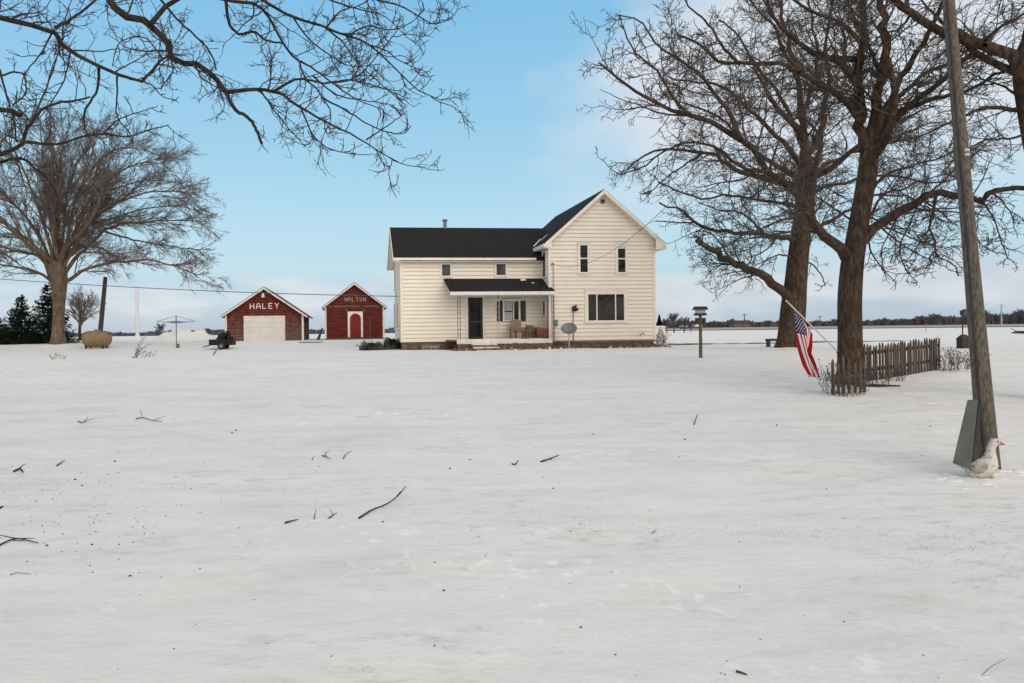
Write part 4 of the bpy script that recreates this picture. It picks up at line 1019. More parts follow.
# low slatted table between / in front of the chairs, and a red-brown bench end
u = hit(521, 332, 0.0)[0]; root = tag(empty('porch_table', W(u, -0.05, DZ), TH), 'low slatted table in front of the porch chairs', 'table')
b = MB(); b.box(-0.30, 0.30, -0.20, 0.20, 0.40, 0.43); b.build('table_top', M['redwood'], root)
b = MB()
for i in range(6): b.box(-0.28 + i*0.104, -0.28 + i*0.104 + 0.03, -0.19, -0.16, 0.05, 0.398)
b.build('slat_panel', M['redwood'], root)
for x in (-0.27, 0.27):
    for y in (-0.15, 0.17):
        b = MB(); b.box(x-0.025, x+0.025, y-0.025+0.02, y+0.025+0.02, 0, 0.398); b.build('leg', M['redwood'], root)
u = hit(541, 332, 0.3)[0]; root = tag(empty('wooden_crate', W(u, 0.25, DZ), TH), 'red-brown wooden crate at the right end of the porch', 'crate')
b = MB()
for i in range(5): b.box(-0.25 + i*0.105, -0.25 + i*0.105 + 0.08, -0.22, -0.195, 0.03, 0.52); b.box(-0.25 + i*0.105, -0.25 + i*0.105 + 0.08, 0.195, 0.22, 0.03, 0.52)
for i in range(4): b.box(-0.275, -0.25, -0.19 + i*0.10, -0.19 + i*0.10 + 0.08, 0.03, 0.52); b.box(0.275, 0.30, -0.19 + i*0.10, -0.19 + i*0.10 + 0.08, 0.03, 0.52)
b.build('side_panel', M['redwood'], root)
b = MB(); b.box(-0.25, 0.27, -0.194, 0.194, 0.04, 0.06); b.build('base_panel', M['redwood'], root)

# bell-like ornament hanging from the porch edge
u, z = hit(498, 294.5, PV + 0.1); root = tag(empty('wind_chime', W(u, PV + 0.1, z - 0.1), TH), 'small dark wind chime hanging under the porch roof edge', 'chime')
b = MB(); b.tube([(0, 0, 0.0), (0, 0, pzl - 0.2 - z + 0.1)], 0.006, 5); b.build('cord', M['iron'], root)
b = MB(); b.tube([(0, 0, -0.10), (0, 0, -0.02), (0, 0, 0.02)], [0.075, 0.05, 0.015], 10); b.build('bell', M['brown'], root)

# satellite dish on its own mast
u, _ = hit(569.5, 345, -1.0); base = W(u, -1.0, 0); base.z = ground_z(base.x, base.y) - 0.05
root = tag(empty('satellite_dish', base, TH), 'grey oval satellite dish on a mast before the gable front', 'satellite dish')
b = MB(); b.tube([(0, 0.05, 0), (0, 0.05, 0.72), (0, 0.0, 0.86)], 0.028, 8); b.build('mast', M['pale_metal'], root)
b = MB(); vs, fs = [], []; nr, na = 6, 28
nx = Vector((-0.25, -0.80, 0.55)).normalized(); e1 = nx.cross(Vector((0, 0, 1))).normalized(); e2 = e1.cross(nx); c0 = Vector((-0.06, -0.10, 1.0))
for i in range(nr + 1):
    for j in range(na):
        a = 2 * math.pi * j / na; r = i / nr
        vs.append(c0 + e1 * (0.40 * r * math.cos(a)) + e2 * (0.34 * r * math.sin(a)) + nx * (0.10 * r * r))
for i in range(nr):
    for j in range(na): j2 = (j+1) % na; fs.append((i*na+j, i*na+j2, (i+1)*na+j2, (i+1)*na+j))
b.add(vs, fs, 0, True); b.build('reflector', M['grey_metal'], root)
b = MB(); tip = c0 + nx * 0.42 - e2 * 0.22; b.tube([c0 - e2 * 0.33 + nx * 0.1, tip], 0.014, 6); b.box(tip.x - 0.05, tip.x + 0.05, tip.y - 0.05, tip.y + 0.05, tip.z - 0.02, tip.z + 0.07); b.build('feed_arm', M['grey_metal'], root)

# litter of stones, broken brick and dead stems along the foundation
rng = random.Random(5); b = MB()
for i in range(300):
    u = rng.uniform(-5.2, GW + 0.5); v = (-0.25 if u > 0.1 else -0.75) - abs(rng.gauss(0, 0.28)); p = W(u, v, 0); z = ground_z(p.x, p.y)
    s = rng.uniform(0.04, 0.13); b.sphere((p.x, p.y, z + s * 0.2), s, s * rng.uniform(0.6, 1.1), s * rng.uniform(0.4, 0.8), 6, 4, rng.choice([0, 0, 0, 3, 3, 1, 2]), 0.2, rng)
for i in range(900):
    u = rng.uniform(-7.3, GW + 0.4); v = (-0.15 if u > 0.1 else (-0.7 if u > -5.2 else WV - 0.2)) - abs(rng.gauss(0, 0.3)); p = W(u, v, 0); z = ground_z(p.x, p.y)
    h = rng.uniform(0.05, 0.30) * (0.5 + rng.random()); b.tube([(p.x, p.y, z - 0.02), (p.x + rng.uniform(-.1, .1), p.y + rng.uniform(-.1, .1), z + h)], [0.010, 0.005], 3, 3)
tag(b.build('rubble', [M['rock'], M['brickred'], M['snow_patch'], M['weed']]), 'stones, brick bits and dead stems along the house foundation', 'rubble', kind='stuff')
# bare earth showing at the foot of the walls
def foot(name, pts, seed):
    b = MB(); vs, fs = [], []
    for i, (u, v0, v1) in enumerate(pts):
        for k in range(4):
            v = v0 + (v1 - v0) * k / 3 + (0.15 * mnoise.noise(Vector((u * 1.3, k, seed))) if k == 0 else 0); p = W(u, v, 0); vs.append((p.x, p.y, ground_z(p.x, p.y) + 0.032))
    for i in range(len(pts) - 1):
        for k in range(3): fs.append((i*4+k, (i+1)*4+k, (i+1)*4+k+1, i*4+k+1))
    b.add(vs, fs, 0, True); tag(b.build(name, M['dirt']), kind='structure')
foot('bare_ground', [(-7.8 + 0.3 * i, (WV - 0.5 if i < 9 else -1.0), WV if i < 9 else 0.2) for i in range(27)], 1)
foot('bare_ground', [(0.32 + 0.3 * i, -0.55, 0.1) for i in range(21)], 2)

# ------------------------------------------------------------------ sign lettering from brush strokes
STROKES = {'H': [[(0,0),(0,1)], [(.62,0),(.62,1)], [(0,.5),(.62,.5)]], 'A': [[(0,0),(.10,.82),(.22,1),(.46,1),(.56,.82),(.66,0)], [(.08,.42),(.60,.42)]],
  'L': [[(0,1),(0,0),(.55,0)]], 'E': [[(.55,1),(0,1),(0,0),(.55,0)], [(0,.52),(.45,.52)]], 'Y': [[(0,1),(.32,.5),(.64,1)], [(.32,.5),(.32,0)]],
  'W': [[(0,1),(.2,0),(.4,.75),(.6,0),(.8,1)]], 'T': [[(0,1),(.64,1)], [(.32,1),(.32,0)]], 'O': [[(.32,0),(.08,.15),(0,.5),(.08,.85),(.32,1),(.56,.85),(.64,.5),(.56,.15),(.32,0)]], 'N': [[(0,0),(0,1),(.6,0),(.6,1)]]}
def lettering(word, u0, u1, z0, z1, v, t, m, parent, rise=0.0):
    n = len(word); adv = (u1 - u0) / n; b = MB()
    for i, ch in enumerate(word):
        sx = adv * 0.95; zz = z0 + rise * i / (n - 1)
        for si, st in enumerate(STROKES[ch]):
            for (a, c) in zip(st[:-1], st[1:]):
                pa = Vector((u0 + i*adv + a[0]*sx, 0, zz + a[1]*(z1-z0))); pc = Vector((u0 + i*adv + c[0]*sx, 0, zz + c[1]*(z1-z0)))
                d = (pc - pa).normalized(); nr = Vector((d.z, 0, -d.x)) * t / 2; e = d * t * 0.3
                q = [pa - nr - e, pa + nr - e, pc + nr + e, pc - nr + e]
                b.add([(p.x, v - 0.001 * si, p.z) for p in q], [(0, 1, 2, 3)], 0)
    return b.build('lettering', m, parent)

# ------------------------------------------------------------------ red outbuildings
def outbuilding(label, pxl, d, th, wpx, eave_px, peak_px, base_px, length, wallm, over=0.28, over_s=0.32):
    """front-left corner at picture column pxl and distance d"""
    c, s = math.cos(th), math.sin(th); o = on_ground(pxl, d)
    def h2(px, py, v=0.0):
        dx, dz = ray(px, py); t = (v + (-s * o.x + c * o.y)) / (-s * dx + c)
        return (dx*t - o.x) * c + (t - o.y) * s, ZC + dz*t - o.z
    w = h2(wpx, 330)[0]; ze = h2((pxl+wpx)/2, eave_px)[1]; zp = h2((pxl+wpx)/2, peak_px)[1]; sl = (zp - ze) / (w/2)
    root = tag(empty('garage' if 'garage' in label else 'shed', o, th), label, 'garage' if 'garage' in label else 'shed')
    def zr(u): return zp - sl * abs(u - w/2)
    def ext(z):
        half = (zp - 0.05 - z) / sl; return (max(0, w/2 - half), min(w, w/2 + half))
    b = MB(); siding(b, 0, w, 'v', 0, -1, -0.25, zp - 0.06, ext, 0.19, 0.016); siding(b, 0, w, 'v', length, 1, -0.25, zp - 0.06, ext, 0.19, 0.016)
    siding(b, 0, length, 'u', 0, -1, -0.25, zr(0) - 0.08, None, 0.19, 0.016); siding(b, 0, length, 'u', w, 1, -0.25, zr(0) - 0.08, None, 0.19, 0.016)
    b.build('wall', [M[wallm], M['barnlip']], root)
    b = MB(); slab(b, [(-over_s, -over, zr(-over_s)+0.1), (w/2, -over, zp+0.1), (w/2, length+over, zp+0.1), (-over_s, length+over, zr(-over_s)+0.1)], 0.09)
    slab(b, [(w/2+0.001, -over, zp+0.1), (w+over_s, -over, zr(w+over_s)+0.1), (w+over_s, length+over, zr(w+over_s)+0.1), (w/2+0.001, length+over, zp+0.1)], 0.09)
    rf = b.build('roof', M['barnroof'], root)
    b = MB()
    for ua in (-over_s, w + over_s):
        za, zb = zr(ua) + 0.055, zp + 0.055
        b.hexa([(ua, -over-0.03, za-0.13), (w/2, -over-0.03, zb-0.15), (w/2, -over-0.004, zb-0.15), (ua, -over-0.004, za-0.13), (ua, -over-0.03, za), (w/2, -over-0.03, zb), (w/2, -over-0.004, zb), (ua, -over-0.004, za)])
    b.build('rake_board', M['barntrim'], root)
    for ua in (0.0, w):
        b = MB(); b.box(ua - (0.03 if ua == 0 else 0.11), ua + (0.11 if ua == 0 else 0.03), -0.045, -0.018, -0.25, zr(0) - 0.06); b.build('corner_board', M['barntrim'], root)
    return root, h2, w, ze, zp, length, zr

ga, h2, w, ze, zp, ln, zr = outbuilding('weathered red garage with a wide pale door and HALEY painted in its gable', 225.6, 45.5, R(6.0), 303.4, 314.4, 288.2, 342, 6.4, 'barnred')
u0, zt = h2(245.6, 317.8); u1, _ = h2(283.2, 317.8)
b = MB(); b.box(u0, u1, -0.035, 0, -0.25, zt); gd = b.build('garage_door', M['garagedoor'], ga)
for k in range(1, 5): 
    z = -0.1 + (zt + 0.1) * k / 5; b = MB(); b.box(u0 + 0.01, u1 - 0.01, -0.040, -0.036, z - 0.008, z + 0.008); b.build('panel_groove', M['concrete'], gd)
b = MB(); b.box(u0 - 0.13, u0, -0.06, 0, -0.25, zt + 0.13); b.box(u1, u1 + 0.13, -0.06, 0, -0.25, zt + 0.13); b.box(u0, u1, -0.059, 0, zt, zt + 0.13); b.build('door_frame', M['barntrim'], ga)
a, zb = h2(250.2, 308.8); c, zt2 = h2(281.2, 303.0); lettering('HALEY', a, c, zb, zt2 - 0.04, -0.020, 0.055, M['letter'], ga, 0.03)
u, z = h2(263.2, 295.4); b = MB(); b.tube([(u, -0.10, z - 0.15), (u, -0.10, z + 0.05), (u, -0.10, z + 0.2)], [0.14, 0.10, 0.03], 10); b.build('gable_ornament', M['barntrim'], ga)  # birdhouse-like ornament under the peak, gives no light

sh, h2, w, ze, zp, ln, zr = outbuilding('red shed with an arched bright red door in a white surround and faded WALTON lettering', 325.2, 47.5, R(6.0), 384.2, 306.0, 283.6, 340, 5.6, 'barnred_b', 0.25, 0.25)
u0, zt = h2(347.6, 311.6); u1, zb = h2(363.0, 335.2); a0, _ = h2(349.9, 320); a1, _ = h2(360.9, 320); _, za = h2(355, 313.5)
b = MB(); rc = (a1 - a0) / 2; uc = (a0 + a1) / 2; zs = za - rc
arch = [(uc + rc * math.cos(math.pi * k / 16), zs + rc * math.sin(math.pi * k / 16)) for k in range(17)]
zb = 0.16
for k in range(16):                                             # white surround with the arch cut out
    b.hexa([(arch[k][0], -0.075, arch[k][1]), (arch[k][0], -0.0, arch[k][1]), (arch[k+1][0], -0.0, arch[k+1][1]), (arch[k+1][0], -0.075, arch[k+1][1]),
            (arch[k][0], -0.075, zt), (arch[k][0], -0.0, zt), (arch[k+1][0], -0.0, zt), (arch[k+1][0], -0.075, zt)])
b.box(u0, a0, -0.074, 0, zb, zt - 0.001); b.box(a1, u1, -0.074, 0, zb, zt - 0.001)
b.build('door_frame', M['white_trim'], sh)
b = MB(); poly = [(a1, zb), (a1, zs)] + arch[1:-1] + [(a0, zs), (a0, zb)]
b.prism(poly, -0.030, -0.004); dr = b.build('door', M['brightred'], sh)
b = MB()
for k in range(1, 4): x = a0 + (a1 - a0) * k / 4; b.box(x - 0.008, x + 0.008, -0.036, -0.031, zb + 0.02, zs + 0.1)
b.tube([(a1 - 0.1, -0.03, 0.95), (a1 - 0.1, -0.08, 0.95)], 0.03, 8); b.build('handle', M['barnlip'], dr)
for px in (346.2, 363.6):
    u, z = h2(px, 311); b = MB(); b.box(u - 0.07, u + 0.07, -0.12, -0.02, z - 0.05, z + 0.16); b.build('frame_cap', M['greywood'], sh)
a, zb2 = h2(344.8, 301.4); c, zt2 = h2(367.2, 297.4); lettering('WALTON', a, c, zb2, zt2, -0.021, 0.055, M['letterfaded'], sh)
for (xa, xb, yy, t) in ((326.0, 383.6, 306.4, 0.17), (335, 344, 299.5, 0.05), (341, 367, 294.8, 0.04), (323, 344, 323.6, 0.03)):
    ua, z = h2(max(xa, 326), yy); ub, _ = h2(xb, yy); b = MB(); b.box(ua, ub, -0.028, -0.017, z - t/2, z + t/2); b.build('faded_board', M['fadedboard'], sh)
u, z = h2(370, 325); b = MB(); b.tube([(u, -0.06, 0.0), (u, -0.06, 1.65)], 0.02, 6); b.build('pipe', M['grey_metal'], sh)
ua, _ = h2(325, 339); ub, _ = h2(384, 339); b = MB(); b.box(ua, ub, -0.05, -0.018, -0.25, 0.10); b.build('skirt_board', M['greywood'], sh)
u, _ = h2(353.5, 340, -0.6); p = sh.matrix_basis if False else None
def shed_pt(u, v): 
    t = sh.rotation_euler.z; return Vector((sh.location.x + u*math.cos(t) - v*math.sin(t), sh.location.y + u*math.sin(t) + v*math.cos(t), 0))
q = shed_pt(u, -0.6); q.z = ground_z(q.x, q.y); stp = tag(empty('plank_step', q, sh.rotation_euler.z), 'rough grey plank step in front of the arched red shed door', 'step')
b = MB(); b.box(-0.75, 0.75, -0.3, 0.0, 0.06, 0.13); b.box(-0.70, 0.70, 0.02, 0.32, 0.08, 0.15); b.build('tread', M['greywood'], stp)
b = MB(); b.box(-0.6, -0.45, -0.28, 0.30, -0.1, 0.058); b.box(0.45, 0.6, -0.28, 0.30, -0.1, 0.058); b.build('bearer', M['greywood'], stp)
# dark boards leaning on the shed's left corner
q = shed_pt(-0.25, -0.25); q.z = ground_z(q.x, q.y) - 0.05; lean = tag(empty('leaning_board', q, sh.rotation_euler.z), 'dark board leaning on the left corner of the red shed', 'board')
b = MB(); b.hexa([(-0.42, -0.1, 0), (-0.16, -0.1, 0), (-0.16, -0.02, 0), (-0.42, -0.02, 0), (0.02, 0.02, 0.95), (0.14, 0.02, 0.95), (0.14, 0.08, 0.95), (0.02, 0.08, 0.95)]); b.build('board', M['poledark'], lean)
# thin plank lying in the snow between the two buildings
q = on_ground(311, 41.0); pk = MB(); pk.box(-0.75, 0.75, -0.1, 0.1, -0.02, 0.06); o = pk.build('plank', M['greywood']); o.location = q; o.rotation_euler.z = 0.12; tag(o, 'thin grey plank lying in the snow between garage and shed', 'plank')

# ------------------------------------------------------------------ black utility trailer beside the garage
q = on_ground(222, 36.5); root = tag(empty('utility_trailer', q, 0.05), 'low black trailer heaped with dark stuff at the left corner of the HALEY garage', 'trailer')
b = MB(); b.box(-0.72, 0.80, -0.5, 0.5, 0.26, 0.32)
for (x0, x1, y0, y1) in ((-0.72, 0.80, -0.5, -0.46), (-0.72, 0.80, 0.46, 0.5), (-0.72, -0.68, -0.459, 0.459), (0.76, 0.80, -0.459, 0.459)): b.box(x0, x1, y0, y1, 0.321, 0.62)
b.build('bed', M['black'], root)
rr = random.Random(2); b = MB()
for i in range(16): b.sphere((rr.uniform(-0.1, 0.62), rr.uniform(-0.3, 0.3), rr.uniform(0.5, 0.85)), rr.uniform(0.12, 0.24), rr.uniform(0.12, 0.25), rr.uniform(0.1, 0.2), 9, 6, 0, 0.15, rr)
b.sphere((0.38, 0.05, 0.95), 0.22, 0.25, 0.22, 9, 6, 0, 0.15, rr)
b.build('load', M['black'], root)
for s in (-1, 1):
    b = MB(); b.tube([(0.1, s*0.53, 0.22), (0.1, s*0.65, 0.22)], 0.24, 18); wl = b.build('wheel', M['rubber'], root)
    b = MB(); b.tube([(0.1, s*0.645, 0.22), (0.1, s*0.66, 0.22)], 0.11, 12); b.build('rim', M['grey_metal'], wl)
b = MB(); b.bar((-0.72, 0, 0.28), (-1.25, 0, 0.15), 0.06, 0.06); b.build('tongue', M['iron'], root)

root.scale = (0.86, 0.86, 0.92)

# ------------------------------------------------------------------ tank, leaning post, drying rack, snow pile, tower
q = on_ground(97, 38.5); root = tag(empty('fuel_tank', q, -0.1), 'rusty tan horizontal tank on stubby dark legs', 'tank')
b = MB(); prof = [(-0.86, 0.02), (-0.84, 0.18), (-0.78, 0.33), (-0.66, 0.44), (-0.5, 0.485), (0.5, 0.485), (0.66, 0.44), (0.78, 0.33), (0.84, 0.18), (0.86, 0.02)]
b.tube([(x, 0, 0.56) for x, r in prof], [r for x, r in prof], 28); b.build('body', M['tank'], root)
b = MB(); b.tube([(0.0, 0, 1.03), (0.0, 0, 1.10), (0, 0, 1.14)], [0.16, 0.16, 0.10], 14); b.build('dome_cap', M['tank'], root)
for x in (-0.55, 0.5):
    for y in (-0.22, 0.22):
        b = MB(); b.box(x-0.06, x+0.06, y-0.04, y+0.04, -0.1, 0.18); b.build('leg', M['iron'], root)
b = MB(); b.tube([(0.8, -0.1, 0.75), (0.84, -0.1, 1.02)], 0.02, 6); b.build('gauge', M['iron'], root)
q = on_ground(98.5, 40.2, 0.3); e = at(105.5, 277, 40.6); b = MB(); b.tube([(0, 0, 0), (e - q) * 0.5, e - q], [0.15, 0.14, 0.12], 12); o = b.build('leaning_post', M['poledark']); o.location = q
tag(o, 'dark post leaning right, rising from behind the tan tank', 'post')

q = on_ground(176.5, 38.0, 0.05); root = tag(empty('clothes_dryer', q), 'umbrella-shaped rotary clothes line standing alone in the snow', 'clothes line')
b = MB(); b.tube([(0, 0, 0), (0, 0, 1.98)], 0.032, 8); b.build('mast', M['grey_metal'], root)
ends = []
for k in range(4):
    a = k * math.pi / 2 + 0.35; e = Vector((1.08 * math.cos(a), 1.08 * math.sin(a), 1.62)); ends.append(e)
    b = MB(); b.tube([(0, 0, 1.52), e], 0.016, 6); b.tube([(0, 0, 1.94), e], 0.014, 6); b.build('arm', M['grey_metal'], root)
b = MB()
for f in (1.0, 0.8, 0.6, 0.4):
    for k in range(4):
        p0 = Vector((0, 0, 1.55)).lerp(ends[k], f); p1 = Vector((0, 0, 1.55)).lerp(ends[(k+1) % 4], f); mid = (p0 + p1) / 2 - Vector((0, 0, 0.04)); b.tube([p0, mid, p1], 0.009, 4)
b.build('line', M['grey_metal'], root)
b = MB(); b.box(0.03, 0.16, -0.06, 0.06, 0.0, 0.30); b.build('stake', M['greywood'], root)

rng = np.random.default_rng(3); b = MB(); vs, fs = [], []; q = on_ground(184, 52.0)
for i in range(31):
    for j in range(31):
        x, y = (i - 15) / 15 * 3.6, (j - 15) / 15 * 2.2; r2 = (x / 1.7) ** 2 + (y / 1.2) ** 2
        h = 0.95 * math.exp(-r2 * 0.9) + 0.40 * math.exp(-((x - 1.8) ** 2 / 0.6 + y * y / 0.8)) + 0.25 * math.exp(-((x + 1.7) ** 2 / 0.7 + y * y)); edge = max(0, 1 - max(abs(x) / 3.6, abs(y) / 2.2) ** 4)
        h = h * (1 + 0.45 * mnoise.noise(Vector((x * 2.2, y * 2.2, 0)))) * edge; vs.append((x, y, h - 0.05 * (1 - edge) - 0.03 + ground_z(q.x + x, q.y + y) - q.z))
for i in range(30):
    for j in range(30): a = i*31 + j; fs.append((a, a+31, a+32, a+1))
b.add(vs, fs, 0, True); o = b.build('snow_pile', snow_mat('piled snow', False)); o.location = q
tag(o, 'lumpy pile of shovelled snow behind the clothes line', 'snow pile')

q = on_ground(137.5, 395.0, 0.5); root = tag(empty('turbine_tower', q), 'tall pale white tower standing far off beyond the snow', 'tower')
b = MB(); b.tube([(0, 0, 0), (0, 0, 31)], [1.15, 0.85], 20); b.build('shaft', M['towerwhite'], root); b = MB(); b.tube([(0, 0, 0), (0, 0, 1.2)], 1.5, 20); b.build('base', M['towerwhite'], root)

# ------------------------------------------------------------------ right side: bird feeder, hook lamp, flag, fence, pole, goose
q = on_ground(700.8, 22.3, 0.05); root = tag(empty('bird_feeder', q), 'dark-roofed bird feeder on a grey post between house and trees', 'bird feeder')
S = 22.3 / F
b = MB(); b.tube([(0, 0, 0), (0, 0, 1.52)], [0.058, 0.050], 10); b.build('post', M['greywood'], root)
b = MB(); b.box(-0.17, 0.17, -0.13, 0.13, 1.52, 1.60); b.build('tray', M['iron'], root)
b = MB(); b.box(-0.14, 0.14, -0.10, 0.10, 1.602, 1.72); b.build('seed_box', M['pale_metal'], root)
b = MB(); b.hexa([(-0.22, -0.17, 1.72), (0.22, -0.17, 1.72), (0.22, 0.17, 1.72), (-0.22, 0.17, 1.72), (-0.20, -0.05, 1.84), (0.20, -0.05, 1.84), (0.20, 0.05, 1.84), (-0.20, 0.05, 1.84)]); b.build('roof', M['iron'], root)
for s in (-1, 1):
    b = MB(); x = s * 0.115; b.box(x-0.05, x+0.05, -0.06, 0.06, 1.22, 1.44); b.build('suet_box', M['iron'], root)

q = on_ground(963.8, 26.5, 0.05); root = tag(empty('lantern_stand', q), 'black house-shaped lantern under a thin rod with a small dark box', 'lantern')
b = MB(); b.box(-0.18, 0.18, -0.15, 0.15, 0, 0.42); b.build('lantern_body', M['iron'], root)
b = MB(); b.hexa([(-0.21, -0.18, 0.42), (0.21, -0.18, 0.42), (0.21, 0.18, 0.42), (-0.21, 0.18, 0.42), (-0.07, -0.05, 0.62), (0.07, -0.05, 0.62), (0.07, 0.05, 0.62), (-0.07, 0.05, 0.62)]); b.build('lantern_roof', M['iron'], root)
b = MB(); b.tube([(-0.04, 0, 0.60), (-0.04, 0, 1.62)], 0.022, 6); b.build('rod', M['iron'], root)
b = MB(); b.box(-0.06, 0.30, -0.10, 0.10, 1.40, 1.58); b.prism([(-0.10, 1.581), (0.34, 1.581), (0.12, 1.68)], -0.12, 0.12); b.build('feeder_box', M['brown'], root)

# flag on a pole fixed to the front tree
pA = at(838.5, 352.5, 13.95); pB = at(786.5, 301, 13.45)
q = pA.copy(); root = tag(empty('flag', q), 'red, white and blue striped flag hanging limp from an angled pole on the front tree', 'flag')
b = MB(); b.tube([(0, 0, 0), pB - pA], 0.014, 8); b.sphere(tuple(pB - pA), 0.022, 0.022, 0.022, 8, 6); b.build('flagpole', M['poleWhite'], root)
b = MB(); b.tube([Vector((0.05, 0.06, -0.05)), Vector((-0.03, -0.02, 0.03))], 0.03, 8); b.build('bracket', M['iron'], root)
ts = [0, .18, .36, .55, .75, 1.0]
eL = [(793,308.5),(796,322),(799,337),(802,352),(804.5,366),(806.5,374.5)]      # top edge of the flag, from the hoist to the fly
eR = [(811,326),(817.2,334),(816.0,345),(812.5,353),(816,364),(820.5,378.5)]     # bottom edge
def lerp_path(P, t):
    sp = np.interp(t, ts, [p[0] for p in P]), np.interp(t, ts, [p[1] for p in P]); return sp
NS, NT = 39, 60; vs, fs, mi = [], [], []
def flag_pt(s, t):
    k_ = min(1, t * 2.2); s = s + 0.048 * k_ * math.sin(s * 4 * math.pi + 1.2 * t); a = lerp_path(eL, t); c = lerp_path(eR, t); x = a[0] + (c[0]-a[0])*s; y = a[1] + (c[1]-a[1])*s
    dep = 13.62 + 0.12 * s + (0.02 + 0.10 * min(1, t * 2)) * math.sin(s * 8.5 + t * 3.0) + 0.05 * k_ * math.cos(s * 4 * math.pi + 1.2 * t)
    y += 1.2 * math.sin(s * 8.5 + t * 3) * min(1, t * 2) * (1 - s) * s * 2
    p = at(x, y, 13.62); p.y = dep; return p - q
for j in range(NT + 1):
    for i in range(NS + 1): vs.append(flag_pt(i / NS, j / NT))
b = MB()
for j in range(NT):
    for i in range(NS):
        a = j * (NS + 1) + i; s = int(i / 3); m_ = 0 if s % 2 == 0 else 1
        if s < 7 and j < NT * 0.30: m_ = 2
        b.add([], [], 0); b.f.append((a, a+1, a+NS+2, a+NS+1)); b.m.append(m_); b.sm.append(True)
b.v = [tuple(v) for v in vs]
fl = b.build('flag_cloth', [M['flagred'], M['flagwhite'], M['flagblue']], root)
b = MB()
for r_ in range(9):
    for c_ in range(6 if r_ % 2 == 0 else 5):
        s0 = (r_ + 1) / 10 * 7 / 13; t0 = ((c_ + 0.5) if r_ % 2 == 0 else (c_ + 1)) / 6.0 * 0.30
        for sgn in (-1, 1):
            c0 = flag_pt(s0, t0); ds = (flag_pt(s0 + 0.01, t0) - c0) / 0.01; dt = (flag_pt(s0, t0 + 0.01) - c0) / 0.01; nn = ds.cross(dt).normalized() * 0.005 * sgn
            pts = []
            for k in range(10):
                rr_ = (0.016 if k % 2 == 0 else 0.007); an = math.pi * k / 5; pts.append(c0 + ds.normalized() * rr_ * math.cos(an) + dt.normalized() * rr_ * math.sin(an) + nn)
            b.add([c0 + nn] + pts, [(0, k + 1, (k + 1) % 10 + 1) for k in range(10)], 0)
b.build('stars', M['flagwhite'], fl)

# picket fence
A = at(859, 380, 15.2); B = at(938, 370, 17.5); A = Vector((A.x, A.y, 0)); B = Vector((B.x, B.y, 0)); dv = (B - A); L = dv.length; ang = math.atan2(dv.y, dv.x)
base = Vector((A.x, A.y, ground_z(A.x, A.y))); root = tag(empty('picket_fence', base, ang), 'short weathered picket fence with pointed pickets beside the front tree', 'fence')
rr = random.Random(9); x = 0.05; top_rail = []
while x < L:
    p = A + dv * (x / L); gz0 = ground_z(p.x, p.y) - base.z; h = 0.86 + rr.uniform(-0.04, 0.05); wd = rr.uniform(0.070, 0.092); tl = rr.uniform(-0.02, 0.02)
    b = MB(); y0, y1 = -0.012, 0.012
    poly = [(-wd/2, -0.08), (wd/2, -0.08), (wd/2 + tl, h - 0.09), (tl + rr.uniform(-0.01, 0.01), h), (-wd/2 + tl, h - 0.09)]
    b.prism([(x + u, gz0 + z) for u, z in poly], y0 - 0.03, y1 - 0.03); b.build('picket', M['picket'], root)
    x += wd + (rr.uniform(0.055, 0.105) if rr.random() < 0.75 else 0.010)
gl = ground_z(B.x, B.y) - base.z
for z in (0.25, 0.66):
    b = MB(); b.bar((0, 0.02, z), (L + 0.03, 0.02, z + gl), 0.04, 0.085); b.build('rail', M['picket'], root)
for xx in (0.02, L - 0.05):
    g0 = gl * xx / L; b = MB(); b.box(xx - 0.05, xx + 0.05, 0.045, 0.145, g0 - 0.1, g0 + 0.80); b.build('post', M['picket'], root)
# low return of the fence in front of the tree
A2 = at(832, 388, 13.0); B2 = at(866, 388, 13.3); A2.z = B2.z = 0; dv2 = B2 - A2; L2 = dv2.length
base2 = Vector((A2.x, A2.y, ground_z(A2.x, A2.y))); root = tag(empty('picket_fence', base2, math.atan2(dv2.y, dv2.x)), 'few low grey pickets among weeds at the foot of the front tree', 'fence')
x = 0.0
while x < L2:
    h = 0.74 + rr.uniform(-0.10, 0.08); wd = rr.uniform(0.055, 0.075); b = MB(); b.prism([(x - wd/2, -0.08), (x + wd/2, -0.08), (x + wd/2, h - 0.07), (x, h), (x - wd/2, h - 0.07)], -0.03, -0.01); b.build('picket', M['picket'], root); x += wd + rr.uniform(0.045, 0.11)
b = MB(); b.bar((0, 0, 0.38), (L2, 0, 0.36), 0.03, 0.06); b.build('rail', M['picket'], root)

